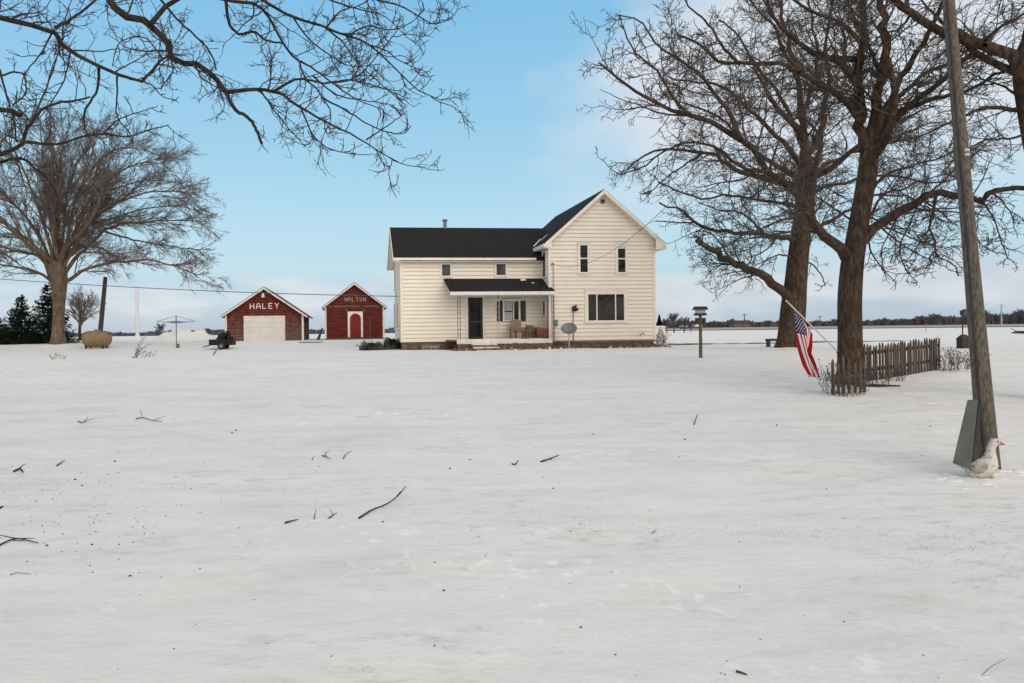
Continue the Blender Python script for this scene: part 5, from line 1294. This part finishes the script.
# dry weeds: one plant per call
def weed(label, p, h, n, seed, m='greyweed', spread=0.35, group='dry weeds standing in the snow', heads=True, r=0.006, bend=(0, 0, 0)):
    rng = np.random.default_rng(seed); o3 = np.array([p.x, p.y, p.z])
    st = o3[None] + np.concatenate([rng.normal(0, spread * 0.35, (n, 2)), np.zeros((n, 1)) - 0.03], 1)
    di = np.concatenate([rng.normal(0, spread, (n, 2)), np.ones((n, 1))], 1) + np.array(bend)[None]
    tw = Twigs(); p1, r1 = grow(rng, st, di, h * rng.uniform(0.5, 1.05, n), np.full(n, r), np.full(n, r * 0.5), 7, 0.09, (bend[0]*0.06, 0, -0.02)); tw.add(p1, r1, 4)
    s, dd, ln, rr_ = sprout(rng, p1, r1, np.full(n, 5), 0.3, 1.0, (25, 60), (0.2, 0.4), (0.6, 0.8), 0.4)
    p2, r2 = grow(rng, s, dd, ln, np.full(len(s), r * 0.6), np.full(len(s), r * 0.4), 4, 0.12, (0, 0, 0.02)); tw.add(p2, r2, 3)
    if heads:
        e = np.concatenate([p1[:, -1], p2[:, -1]]); pick = e[rng.uniform(0, 1, len(e)) < 0.5]; k = len(pick)
        pp = np.stack([pick, pick + [0, 0, 0.012], pick + [0, 0, 0.03]], 1); tw.add(pp, np.tile([[0.006, 0.013, 0.004]], (k, 1)), 5)
    o = tw.build('dry_weed', M[m], None, o3); o.location = p
    tag(o, label, 'weed', group); return o
GW_ = 'dry weeds around the picket fence'
for i, (px, d, h, n, lb) in enumerate(((831, 13.2, 0.80, 11, 'grey seed-headed weed left of the front tree, nearest the flag'), (838, 12.8, 0.66, 13, 'tangled grey weed at the left foot of the front tree'),
     (848, 12.75, 0.55, 12, 'brown-grey weed in front of the front tree trunk'), (858, 12.9, 0.52, 12, 'grey weed at the right foot of the front tree'), (868, 13.9, 0.55, 16, 'grey weed before the left end of the picket row'),
     (882, 14.6, 0.42, 14, 'short weed before the middle pickets'), (898, 15.4, 0.42, 14, 'thin weed before the right-hand pickets'), (945, 17.2, 0.78, 18, 'tall seed-headed weed at the right end of the picket fence'),
     (955, 17.2, 0.62, 20, 'spreading weed right of the fence, below the black lantern'), (966, 17.6, 0.60, 18, 'weed just left of the utility pole behind the fence end'))):
    weed(lb, on_ground(px, d), h, n, 60 + i, 'weed' if i in (2, 5) else 'greyweed', 0.34 if i > 6 else 0.25, GW_)
weed('tall bent dry weed standing alone in the snow below the tower', on_ground(133, 26.5), 0.95, 7, 81, 'greyweed', 0.22, None, False, 0.012, (0.5, 0, 0))
weed('small dry weed right of the tall bent one', on_ground(146, 26.8), 0.45, 6, 82, 'greyweed', 0.3, None, False, 0.009, (0.8, 0, 0))
weed('low dry weed in the snow before the trailer', on_ground(213, 27.5), 0.35, 4, 83, 'greyweed', 0.05, None, False, 0.008, (0.5, 0, 0))
weed('low dead stems below the fan-shaped tree', on_ground(62, 26), 0.35, 7, 84, 'stick', 0.6, None, False, 0.010)

# utility pole with cable guard
q = on_ground(990, 6.95, 0.1); tilt = at(948.5, 0, 8.1) - q
root = tag(empty('utility_pole', q), 'weathered wooden utility pole leaning slightly, cutting the right side of the view', 'utility pole')
top = tilt * 1.45
def pole_c(f): return tilt * f
n = 30; b = MB(); b.tube([top * (k / n) for k in range(n + 1)], [float(np.interp(k / n * 1.45, [0, 0.12, 0.45, 1.0, 1.45], [0.100, 0.090, 0.071, 0.062, 0.058])) for k in range(n + 1)], 28); b.build('shaft', M['polewood'], root)
b = MB(); b.tube([Vector((-0.082, -0.055, 0)) + tilt * 0.0] + [Vector((float(np.interp(f, [0, 0.45, 1.2], [-0.082, -0.060, -0.052])), -0.038, 0)) + tilt * f for f in (0.15, 0.3, 0.45, 0.6, 0.8, 1.0, 1.2)], 0.013, 8); b.build('cable_guard', M['poledark'], root)
for f in (0.635, 0.645):
    p = tilt * f + Vector((0.0, -0.074, 0)); b = MB(); b.box(p.x - 0.03, p.x + 0.02, p.y - 0.012, p.y + 0.01, p.z, p.z + 0.035); b.build('pole_tag', M['pale_metal'], root)
b = MB(); p = top * 0.97; b.bar(p + Vector((-0.6, -0.12, 0)), p + Vector((0.6, -0.12, 0)), 0.09, 0.10); b.build('crossarm', M['polewood'], root)
for x in (-0.5, 0.5):
    b = MB(); c0 = p + Vector((x, -0.12, 0.05)); b.tube([c0, c0 + Vector((0, 0, 0.08)), c0 + Vector((0, 0, 0.13))], [0.05, 0.06, 0.03], 10); b.build('insulator', M['pale_metal'], root)
pole_top_world = q + top * 0.93

def cable(label, a, c, sag, r, n=60):
    b = MB(); pts = []
    for k in range(n + 1):
        t = k / n; pnt = a.lerp(c, t); pnt.z -= sag * 4 * t * (1 - t); pts.append(pnt - a)
    b.tube(pts, r, 6); o = b.build('overhead_wire', M['wire']); o.location = a; tag(o, label, 'wire'); return o
u, z = hit(553.4, 264.5, -0.16); cable('thin service wire drooping across the gable front to its mast', W(u, -0.16, z), pole_top_world, 1.75, 0.0085)
cable('long thin wire crossing behind the red buildings to the left end of the house', W(-WW - 0.05, 3.0, 2.9), at(-330, 246, 40), 0.6, 0.022)

# leaning grey-green boards and goose at the pole foot
q = on_ground(966, 6.8, 0.04); root = tag(empty('leaning_board', q, 0.0), 'grey-green board leaning on the foot of the utility pole', 'board')
P = lambda px, py, d: at(px, py, d) - q
b = MB(); f0 = [P(953.3, 463.5, 6.75), P(971, 470, 6.65), P(978.2, 400, 6.86), P(968.2, 400.5, 6.9)]; bk = [p + Vector((0.035, 0.05, 0.0)) for p in f0]
b.hexa([f0[0], f0[1], bk[1], bk[0], f0[3], f0[2], bk[2], bk[3]]); b.build('board', M['greenboard'], root)
b = MB(); f0 = [P(971.5, 470, 6.68), P(979, 470, 6.68), P(981, 405, 6.85), P(978.6, 405, 6.85)]; bk = [p + Vector((0.0, 0.04, 0.0)) for p in f0]
b.hexa([f0[0], f0[1], bk[1], bk[0], f0[3], f0[2], bk[2], bk[3]]); b.build('edge_strip', M['poledark'], root)

q = on_ground(980, 6.72, 0.03); root = tag(empty('goose_statue', q, R(-14)), 'mottled white goose statue with an orange beak at the foot of the pole', 'goose statue')
sec = [(-0.175, .155, .012), (-0.16, .150, .035), (-0.125, .135, .072), (-0.07, .122, .106), (0.0, .125, .122), (0.06, .15, .118), (0.10, .20, .098), (0.110, .26, .068), (0.116, .32, .050), (0.124, .37, .044), (0.136, .41, .046), (0.155, .432, .050), (0.178, .435, .042), (0.198, .428, .026)]
b = MB(); vs, fs = [], []; n = 20
for k, (x, z, r) in enumerate(sec):
    x0, z0, _ = sec[max(k-1, 0)]; x1, z1, _ = sec[min(k+1, len(sec)-1)]; t = Vector((x1-x0, 0, z1-z0)).normalized(); a = Vector((0, 1, 0)); c_ = t.cross(a)
    for j in range(n): an = 2*math.pi*j/n; vs.append(Vector((x, 0, z)) + a * (r * 0.92 * math.cos(an)) + c_ * (r * math.sin(an)))
for k in range(len(sec)-1):
    for j in range(n): j2 = (j+1) % n; fs.append((k*n+j, k*n+j2, (k+1)*n+j2, (k+1)*n+j))
b.add(vs, fs, 0, True); b.add(vs[:n], [tuple(range(n))], 0); b.add(vs[-n:], [tuple(range(n))], 0); b.build('body', M['goose'], root)
for s in (-1, 1):
    b = MB(); b.sphere((-0.055, s*0.088, 0.155), 0.115, 0.030, 0.072, 16, 10); b.build('wing', M['goosewing'], root)
    b = MB(); b.sphere((0.168, s*0.040, 0.446), 0.009, 0.006, 0.009, 8, 6); b.build('eye', M['iron'], root)
b = MB(); b.tube([(0.190, 0, 0.428), (0.215, 0, 0.424), (0.262, 0, 0.408)], [0.027, 0.024, 0.008], 12, sy=0.8); b.build('beak', M['beak'], root)
b = MB(); b.sphere((0.05, 0, 0.02), 0.11, 0.09, 0.035, 12, 6); b.build('foot', M['goosewing'], root); root.scale = (0.84, 0.84, 0.92)

# ------------------------------------------------------------------ shrubs at the left end of the house
def leafy(name, label, p, rx, ry, rz, n, seed, m, leaf=0.045, cat='shrub', stems='weed'):
    rng = np.random.default_rng(seed); root = tag(empty(name, p), label, cat)
    d = unit(rng.normal(0, 1, (n, 3))); d[:, 2] = np.abs(d[:, 2]); r = rng.uniform(0.45, 1.0, n) ** 0.5
    lump = 1 + 0.25 * np.sin(d[:, 0] * 5 + seed) * np.cos(d[:, 1] * 4)
    c = d * (r * lump)[:, None] * np.array([rx, ry, rz])[None]
    a = unit(rng.normal(0, 1, (n, 3))) * leaf; e = unit(np.cross(a, rng.normal(0, 1, (n, 3)))) * leaf * 0.45
    V = np.stack([c - a, c + e, c + a, c - e], 1).reshape(-1, 3); b = MB(); b.v = [tuple(v) for v in V]; b.f = [(4*i, 4*i+1, 4*i+2, 4*i+3) for i in range(n)]; b.m = [0]*n; b.sm = [False]*n
    b.build('foliage', m, root)
    tw = Twigs(); k = 14; dd = np.concatenate([rng.normal(0, 0.5, (k, 2)), np.ones((k, 1))], 1)
    p1, r1 = grow(rng, np.zeros((k, 3)), dd, np.full(k, rz * 0.9), np.full(k, 0.014), np.full(k, 0.006), 5, 0.1, (0, 0, 0)); tw.add(p1, r1, 4); tw.build('stem', M[stems], root)
leafy('evergreen_shrub', 'dark green clipped shrub against the left end of the house', on_ground(392.0, 34.6), 0.55, 0.5, 0.62, 2600, 4, M['shrub'])
leafy('evergreen_shrub', 'ragged low green bush among dead stems left of the house', on_ground(373, 33.6), 0.75, 0.4, 0.42, 1300, 5, M['shrub'])
weed('brown brush of dead stems between red shed and house', on_ground(381, 33.2), 0.55, 60, 91, 'weed', 0.9, None, False, 0.010)
weed('grey tangled dead stems at the left end of the brush before the shed', on_ground(367, 33.4), 0.6, 44, 92, 'greyweed', 0.45, None, False, 0.010)
for px, lb in ((367.4, 'left one of two small white stakes before the red shed'), (371.2, 'right one of two small white stakes before the red shed')):
    q = on_ground(px, 34.0); b = MB(); b.box(-0.035, 0.035, -0.012, 0.012, -0.05, 0.36 if px < 369 else 0.30); b.prism([(-0.035, 0.361), (0.035, 0.361), (0, 0.43)], -0.010, 0.010) if px < 369 else b.box(-0.05, 0.05, -0.013, -0.0121, 0.22, 0.30)
    o = b.build('garden_stake', M['farwhite']); o.location = q; tag(o, lb, 'stake', 'white garden stakes')

# snowy shrub at the right corner of the house
leafy('snowy_shrub', 'small snow-dusted bush at the right corner of the house', on_ground(661, 35.2), 0.26, 0.3, 0.95, 900, 14, M['snow_patch'], 0.06)

# ------------------------------------------------------------------ far things
def far_house(name, label, px, d, w, dep, h, rf, wall, roofm):
    q = on_ground(px, d, 0.3); root = tag(empty(name, q, 0.1), label, 'building')
    b = MB(); b.box(-w/2, w/2, 0, dep, 0, h); b.build('wall', wall, root)
    b = MB(); b.prism([(-w/2 - 0.3, h), (w/2 + 0.3, h), (w/2 * 0.8, h + rf), (-w/2 * 0.8, h + rf)], -0.3, dep + 0.3); b.build('roof', roofm, root)
    for k in range(2):
        x = -w/2 + w * (k + 0.5) / 2; b = MB(); b.box(x - 0.3, x + 0.3, -0.05, -0.005, h * 0.45, h * 0.75); b.build('window', M['glassgrey'], root)
far_house('far_trailer', 'low white building far off at the right corner of the house', 655.5, 110, 3.4, 3, 1.5, 0.25, M['farwhite'], M['farwhite'])
far_house('far_farmhouse', 'brown farmhouse far off below the utility pole on the horizon', 738.5, 400, 5.5, 6, 3.0, 1.8, M['farbuilding'], M['barnroof'])
far_house('far_barn', 'low tan barn far off beyond the bird feeder', 694, 330, 9, 6, 1.6, 1.2, M['farbuilding'], M['farwhite'])
far_house('far_barn', 'small barn far off just right of the brown farmhouse', 746.5, 405, 4.5, 5, 3.0, 1.8, M['farbuilding'], M['barnroof'])
def far_pole(px, d, h, lb, arm=True, pale=False):
    q = on_ground(px, d, 0.3); m = M['pale_metal'] if pale else M['greywood']; root = tag(empty('utility_pole', q), lb, 'utility pole', 'far utility poles on the horizon')
    b = MB(); b.tube([(0, 0, 0), (0, 0, h)], [0.30, 0.22], 8); b.build('shaft', m, root)
    if arm: b = MB(); b.box(-1.6, 1.6, -0.32, -0.23, h - 0.8, h - 0.5); b.build('crossarm', m, root)
far_pole(744.5, 370, 8.5, 'far pole with a crossarm above the brown farmhouse'); far_pole(820, 420, 7.5, 'thin far pole between the two big trunks')
far_pole(1001.5, 300, 10.5, 'pale far pole right of the near utility pole', True, True)
q = on_ground(926, 92, 0.05); root = tag(empty('marker_stake', q), 'thin orange marker stake in the snow field beyond the pickets', 'stake')
b = MB(); b.tube([(0, 0, 0), (0, 0, 1.25)], 0.035, 6); b.build('rod', M['orange'], root); b = MB(); b.box(-0.06, 0.06, -0.05, 0.05, 0.85, 1.27); b.build('flag_tip', M['orange'], root)
# dark box by the back tree, dark log in the field
q = on_ground(774, 32, 0.02); root = tag(empty('log_bench', q, 0.1), 'small dark bench left of the back tree trunk', 'bench')
b = MB(); b.box(-0.36, 0.45, -0.15, 0.15, 0.30, 0.42); b.build('seat', M['iron'], root)
for x in (-0.3, 0.38): b = MB(); b.box(x-0.05, x+0.05, -0.1, 0.1, 0, 0.298); b.build('leg', M['iron'], root)
b = MB(); q = on_ground(1022, 62, 0.0); b.tube([(-1.0, 0, 0.10), (-0.4, 0.05, 0.16), (0.3, 0.0, 0.14), (1.0, 0.1, 0.12)], [0.05, 0.13, 0.14, 0.10], 8); b.tube([(-0.4, 0, 0.15), (-1.1, 0.0, 0.55)], [0.05, 0.02], 6)
o = b.build('log', M['stick']); o.location = q; tag(o, 'dark log lying on the snow field at the right edge', 'log')
b = MB(); q = on_ground(877, 13.8, 0.0); b.tube([(-0.45, 0, 0.02), (-0.1, 0.02, 0.035), (0.5, 0.0, 0.02)], [0.025, 0.035, 0.015], 7); o = b.build('fallen_branch', M['stick']); o.location = q
tag(o, 'dark stick lying on the snow before the picket fence', 'stick')

# ------------------------------------------------------------------ sticks and litter on the near snow
def ground_d(py, px=512):                              # distance at which the near lawn is seen on a picture row
    k = -ray(px, py)[1]
    lo, hi = 1.5, 60.0
    for _ in range(40):
        m_ = (lo + hi) / 2
        if (ZC - 0.76 * sstep((m_ - 2) / 26)) / m_ > k: lo = m_
        else: hi = m_
    return lo
def stick(label, pts, r, lift=(0.012, 0.012), forks=(), group='sticks fallen on the snow'):
    """pts: picture points where it lies; lift: height of its two ends above the snow"""
    w = []
    for i, (px, py) in enumerate(pts):
        f = i / (len(pts) - 1); d = ground_d(py, px); p = on_ground(px, d); p.z += lift[0] + (lift[1] - lift[0]) * f; w.append(p)
    r = r * 0.66; o0 = w[0].copy(); b = MB(); K = 10; sp = spline([p - o0 for p in w], K)
    b.tube(sp, [r * (1 - 0.55 * k / K) * (1 + 0.15 * mnoise.noise(Vector((k * 1.3, px, 0)))) for k in range(K + 1)], 7)
    for (f, dx, dy, dz) in forks:
        a = sp[int(f * K)]; b.tube([a, a + Vector((dx * 0.6, dy * 0.5, dz * 0.7)), a + Vector((dx, dy, dz))], [r * 0.6, r * 0.45, r * 0.25], 5)
    o = b.build('fallen_branch', M['stick']); o.location = o0; tag(o, label, 'stick', group)
stick('longest fallen stick, its right end curving upward', [(359, 519.5), (372, 512.5), (386, 508.5), (398, 501), (406, 491.5)], 0.014, (0.01, 0.06), ((0.7, 0.05, 0.1, 0.04),))
stick('dark stub lying left of the longest stick', [(285, 525), (292, 523), (298, 521.5)], 0.013)
stick('small forked twig halfway between stub and longest stick', [(328, 519), (333, 517), (337, 516)], 0.010, (0.0, 0.03), ((0.5, -0.03, 0.0, 0.06),))
stick('tiny upright twig right of the dark stub', [(314, 520), (315, 517), (316, 515)], 0.007, (0.0, 0.05))
stick('short straight stick with a stub leg, middle of the lawn', [(541, 463), (549, 461), (559, 458)], 0.017, (0.01, 0.03), ((0.6, 0.0, -0.02, -0.03),))
stick('tiny twisted twig left of the straight stick', [(512, 464), (515, 466), (518, 464)], 0.014, (0.0, 0.03), ((0.5, 0.05, 0.0, 0.05),))
stick('bent twig, right one of the twig cluster', [(343, 459), (346, 455), (352, 453.5)], 0.010, (0.0, 0.03))
stick('zigzag twig in the twig cluster', [(322, 455), (326, 457), (331, 460)], 0.010, (0.01, 0.02), ((0.3, 0.06, 0.1, 0.06), (0.6, -0.06, 0.2, 0.04)))
stick('short twig at the left end of the twig cluster', [(312, 459), (314, 456)], 0.008, (0.0, 0.02))
stick('dark hooked chunk of wood near the left edge', [(14, 472.5), (20, 470), (23, 474)], 0.020, (0.01, 0.02), ((0.4, 0.05, 0.05, 0.05),))
stick('short dark stick right of the hooked chunk', [(57, 466), (61, 463), (65, 460.5)], 0.014, (0.01, 0.02))
stick('dark branch tangle cut by the left edge', [(-6, 552), (4, 547), (16, 543), (26, 545), (38, 548.5)], 0.012, (0.01, 0.02), ((0.4, 0.10, 0.0, -0.01), (0.6, 0.14, -0.03, 0.01), (0.5, -0.2, 0.05, 0.02)))
stick('thin twig below the branch tangle', [(10, 579), (18, 576.5), (31, 577.5)], 0.004, (0.01, 0.005))
stick('forked twig far up the left lawn', [(78, 421), (83, 424), (88, 420)], 0.014, (0.0, 0.05), ((0.5, 0.2, 0, 0.06),))
stick('long thin twig far up the left lawn, lying flat', [(136, 420), (143, 419), (152, 421), (162, 422)], 0.013, (0.02, 0.02), ((0.3, -0.15, 0.3, 0.12), (0.7, 0.15, 0.2, 0.05)))
stick('upright thin twig in the middle right of the lawn', [(694, 426), (696, 421), (698, 417)], 0.012, (0.0, 0.06), ((0.5, 0.05, 0.1, 0.05),))
stick('dark twig bit on the near lawn, below the middle', [(652, 533), (656, 530)], 0.006)
stick('black curled leaf at the bottom edge of the lawn', [(736, 666), (741, 667), (747, 669)], 0.010, (0.008, 0.006))
stick('thin arched grass stem at the bottom right', [(982, 676), (992, 669), (1006, 663)], 0.0022, (0.01, 0.02))
stick('dark knob on the snow near the left edge', [(-3, 513), (3, 510)], 0.020)
# dots of bark and leaf: nobody could count them
rr = random.Random(21); b = MB()
def fleck(px, py, s):
    d = ground_d(py, px); p = on_ground(px, d); b.sphere((p.x, p.y, p.z + s * 0.2), s, s * rr.uniform(0.5, 1.2), s * 0.55, 6, 4, rr.choice([0, 0, 1]), 0.25, rr)
for (px, py, s) in ((115, 460, .020), (75, 480, .018), (82, 486, .012), (108, 474, .010), (118, 472.5, .012), (176, 476, .011), (130, 579, .011), (200, 571, .008), (581, 624, .009), (844, 621, .007), (444, 589, .010),
                    (553, 489, .012), (777, 425, .018), (930, 426, .018), (593, 435, .014), (685, 441, .02), (383, 523, .012), (450, 468, .014), (470, 459, .014), (232, 432, .02), (236, 429, .02), (725, 668, .005), (92, 548, .01), (47, 549, .012)):
    fleck(px, py, s)
for i in range(150):
    if rr.random() < 0.62: px, py = rr.gauss(90, 75), rr.gauss(522, 24)
    else: px, py = rr.uniform(0, 1024), rr.uniform(400, 680)
    if py > 390: fleck(px, py, rr.uniform(0.0035, 0.008) * (ground_d(py) / 5.0) ** 0.5)
tag(b.build('leaf_litter', [M['stick'], M['weed']]), 'specks of bark and dead leaf strewn over the snow', 'litter', kind='stuff')
rr = random.Random(31); b = MB()
for (px, d, sp_, n_) in ((1008, 6.85, 0.22, 14), (948, 6.75, 0.12, 7), (985, 6.5, 0.30, 5)):
    for i in range(n_):
        q = on_ground(px, d); x, y = q.x + rr.gauss(0, sp_), q.y + rr.gauss(0, 0.12); sz = rr.uniform(0.012, 0.045); b.sphere((x, y, ground_z(x, y) - sz * 0.12), sz * 2.2, sz * 1.6, sz * 0.5, 10, 6, 0, 0.10, rr)
tag(b.build('snow_clods', M['snow']), 'lumps of trodden snow around the pole and board', 'snow', kind='stuff')
# grass tips
rng = np.random.default_rng(77); tw = Twigs(); pos = []
for i in range(16000):
    d = 2.6 + 16 * rng.random() ** 1.7; x = rng.uniform(-0.8, 1.1) * d
    k = mnoise.noise(Vector((x * 0.35, d * 0.7, 8.0))) + 0.5 * mnoise.noise(Vector((x * 1.4, d * 2.6, 3.0)))
    if k > 0.26 + 0.34 * rng.random():
        for j in range(int(rng.integers(2, 9))):
            xx, yy = x + rng.normal(0, 0.035), d + rng.normal(0, 0.03); pos.append((xx, yy, ground_z(xx, yy) - 0.006))
pos = np.array(pos); n = len(pos); dd = np.concatenate([rng.normal(0, 0.9, (n, 2)), np.ones((n, 1))], 1)
p1, r1 = grow(rng, pos, dd, rng.uniform(0.008, 0.034, n), np.full(n, 0.0009), np.full(n, 0.0004), 2, 0.2, (0, 0, -0.2)); tw.add(p1, r1, 3)
tag(tw.build('grass', M['weed']), 'dead grass tips poking through the thin snow', 'grass', kind='stuff')

# ------------------------------------------------------------------ sky, sun, camera
SUN = Vector((0.42, -0.80, 0.44)).normalized()
world = bpy.data.worlds.new('World'); scene.world = world; world.use_nodes = True
nt = world.node_tree; bg = nt.nodes['Background']; bg.inputs['Strength'].default_value = 0.1
sky = N(nt, 'ShaderNodeTexSky', sky_type='NISHITA'); sky.sun_disc = False
sky.sun_elevation = math.asin(SUN.z); sky.sun_rotation = math.atan2(SUN.x, SUN.y); sky.air_density = 1.0; sky.dust_density = 1.0
tc = N(nt, 'ShaderNodeTexCoord'); sp = N(nt, 'ShaderNodeSeparateXYZ'); nt.links.new(tc.outputs['Generated'], sp.inputs[0])
grad = ramp(nt, sp.outputs['Z'], [(0.0, (0.48, 0.58, 0.70)), (0.045, (0.53, 0.68, 0.80)), (0.10, (0.55, 0.76, 0.87)), (0.16, (0.50, 0.76, 0.90)), (0.28, (0.37, 0.68, 0.89)), (0.46, (0.24, 0.57, 0.87)), (1.0, (0.30, 0.50, 0.78))])
# clouds: a broken bank low over the horizon, and a brighter veil high on the right
mp = N(nt, 'ShaderNodeMapping'); mp.inputs['Scale'].default_value = (4.2, 4.2, 17.0); nt.links.new(tc.outputs['Generated'], mp.inputs['Vector'])
cn = noise_node(nt, mp.outputs['Vector'], 1.0, 6, 0.55)
band = ramp(nt, sp.outputs['Z'], [(0.0, (0.16, 0.16, 0.16)), (0.05, (0.30, 0.30, 0.30)), (0.095, (0.22, 0.22, 0.22)), (0.15, (0.0, 0.0, 0.0))])
ad = N(nt, 'ShaderNodeMath', operation='ADD'); nt.links.new(cn.outputs['Fac'], ad.inputs[0]); nt.links.new(band.outputs['Color'], ad.inputs[1])
cm = ramp(nt, ad.outputs[0], [(0.69, (0, 0, 0)), (0.84, (0.90, 0.90, 0.90))])
c = mixc(nt, cm.outputs['Color'], grad.outputs['Color'], (0.76, 0.795, 0.845))
gn = noise_node(nt, mp.outputs['Vector'], 1.7, 5, 0.5)          # grey undersides
low = ramp(nt, sp.outputs['Z'], [(0.0, (0.75, 0.75, 0.75)), (0.05, (0.55, 0.55, 0.55)), (0.10, (0, 0, 0))])
gm = ramp(nt, gn.outputs['Fac'], [(0.42, (0, 0, 0)), (0.62, (1, 1, 1))])
c = mixc(nt, mixc(nt, 1.0, low.outputs['Color'], gm.outputs['Color'], 'MULTIPLY'), c, (0.52, 0.60, 0.72))
dv = N(nt, 'ShaderNodeMath', operation='SUBTRACT'); nt.links.new(sp.outputs['X'], dv.inputs[0]); dv.inputs[1].default_value = 0.16
ad2 = N(nt, 'ShaderNodeMath', operation='MULTIPLY_ADD'); nt.links.new(dv.outputs[0], ad2.inputs[0]); ad2.inputs[1].default_value = 1.6
mp2 = N(nt, 'ShaderNodeMapping'); mp2.inputs['Scale'].default_value = (3, 3, 5); nt.links.new(tc.outputs['Generated'], mp2.inputs['Vector'])
hn = noise_node(nt, mp2.outputs['Vector'], 1.2, 5, 0.5); nt.links.new(hn.outputs['Fac'], ad2.inputs[2])
hm = ramp(nt, ad2.outputs[0], [(0.52, (0, 0, 0)), (0.86, (0.9, 0.9, 0.9))]); hz = ramp(nt, sp.outputs['Z'], [(0.12, (0, 0, 0)), (0.26, (1, 1, 1))])
c = mixc(nt, mixc(nt, 1.0, hm.outputs['Color'], hz.outputs['Color'], 'MULTIPLY'), c, (0.82, 0.85, 0.90))
bk = ramp(nt, sp.outputs['Y'], [(0.0, (1, 1, 1)), (0.30, (0, 0, 0))])       # unseen overcast added behind the viewer to neutralise and brighten the light
bkn = ramp(nt, hn.outputs['Fac'], [(0.35, (0.80, 0.77, 0.745)), (0.65, (1.0, 0.96, 0.925))])
c = mixc(nt, bk.outputs['Color'], c, bkn.outputs['Color'])
sc = N(nt, 'ShaderNodeVectorMath', operation='SCALE'); sc.inputs['Scale'].default_value = 10.0; nt.links.new(c, sc.inputs[0])
nt.links.new(mixc(nt, 0.12, sc.outputs[0], sky.outputs['Color']), bg.inputs['Color'])

sd = bpy.data.lights.new('sun', 'SUN'); sd.energy = 1.22; sd.angle = R(50); sd.color = (1.0, 0.87, 0.73)
so = bpy.data.objects.new('sun', sd); col.objects.link(so); so.rotation_euler = (-SUN).to_track_quat('-Z', 'Y').to_euler()

cd = bpy.data.cameras.new('camera'); cd.sensor_width = 36.0; cd.lens = F / 1024 * 36.0; cd.shift_x = (512 - CX) / 1024.0; cd.shift_y = -(341.5 - HY) / 1024.0
cd.clip_start = 0.05; cd.clip_end = 12000
co = bpy.data.objects.new('camera', cd); col.objects.link(co); co.location = (0, 0, ZC); co.rotation_euler = (Matrix.Rotation(R(90), 4, 'X') @ Matrix.Rotation(-ROLL, 4, 'Z')).to_euler()
scene.camera = co
scene.view_settings.view_transform = 'Standard'; scene.view_settings.look = 'None'
scene.view_settings.exposure = 0.0; scene.view_settings.gamma = 1.0
scene.cycles.use_denoising = True
scene.cycles.max_bounces = 6
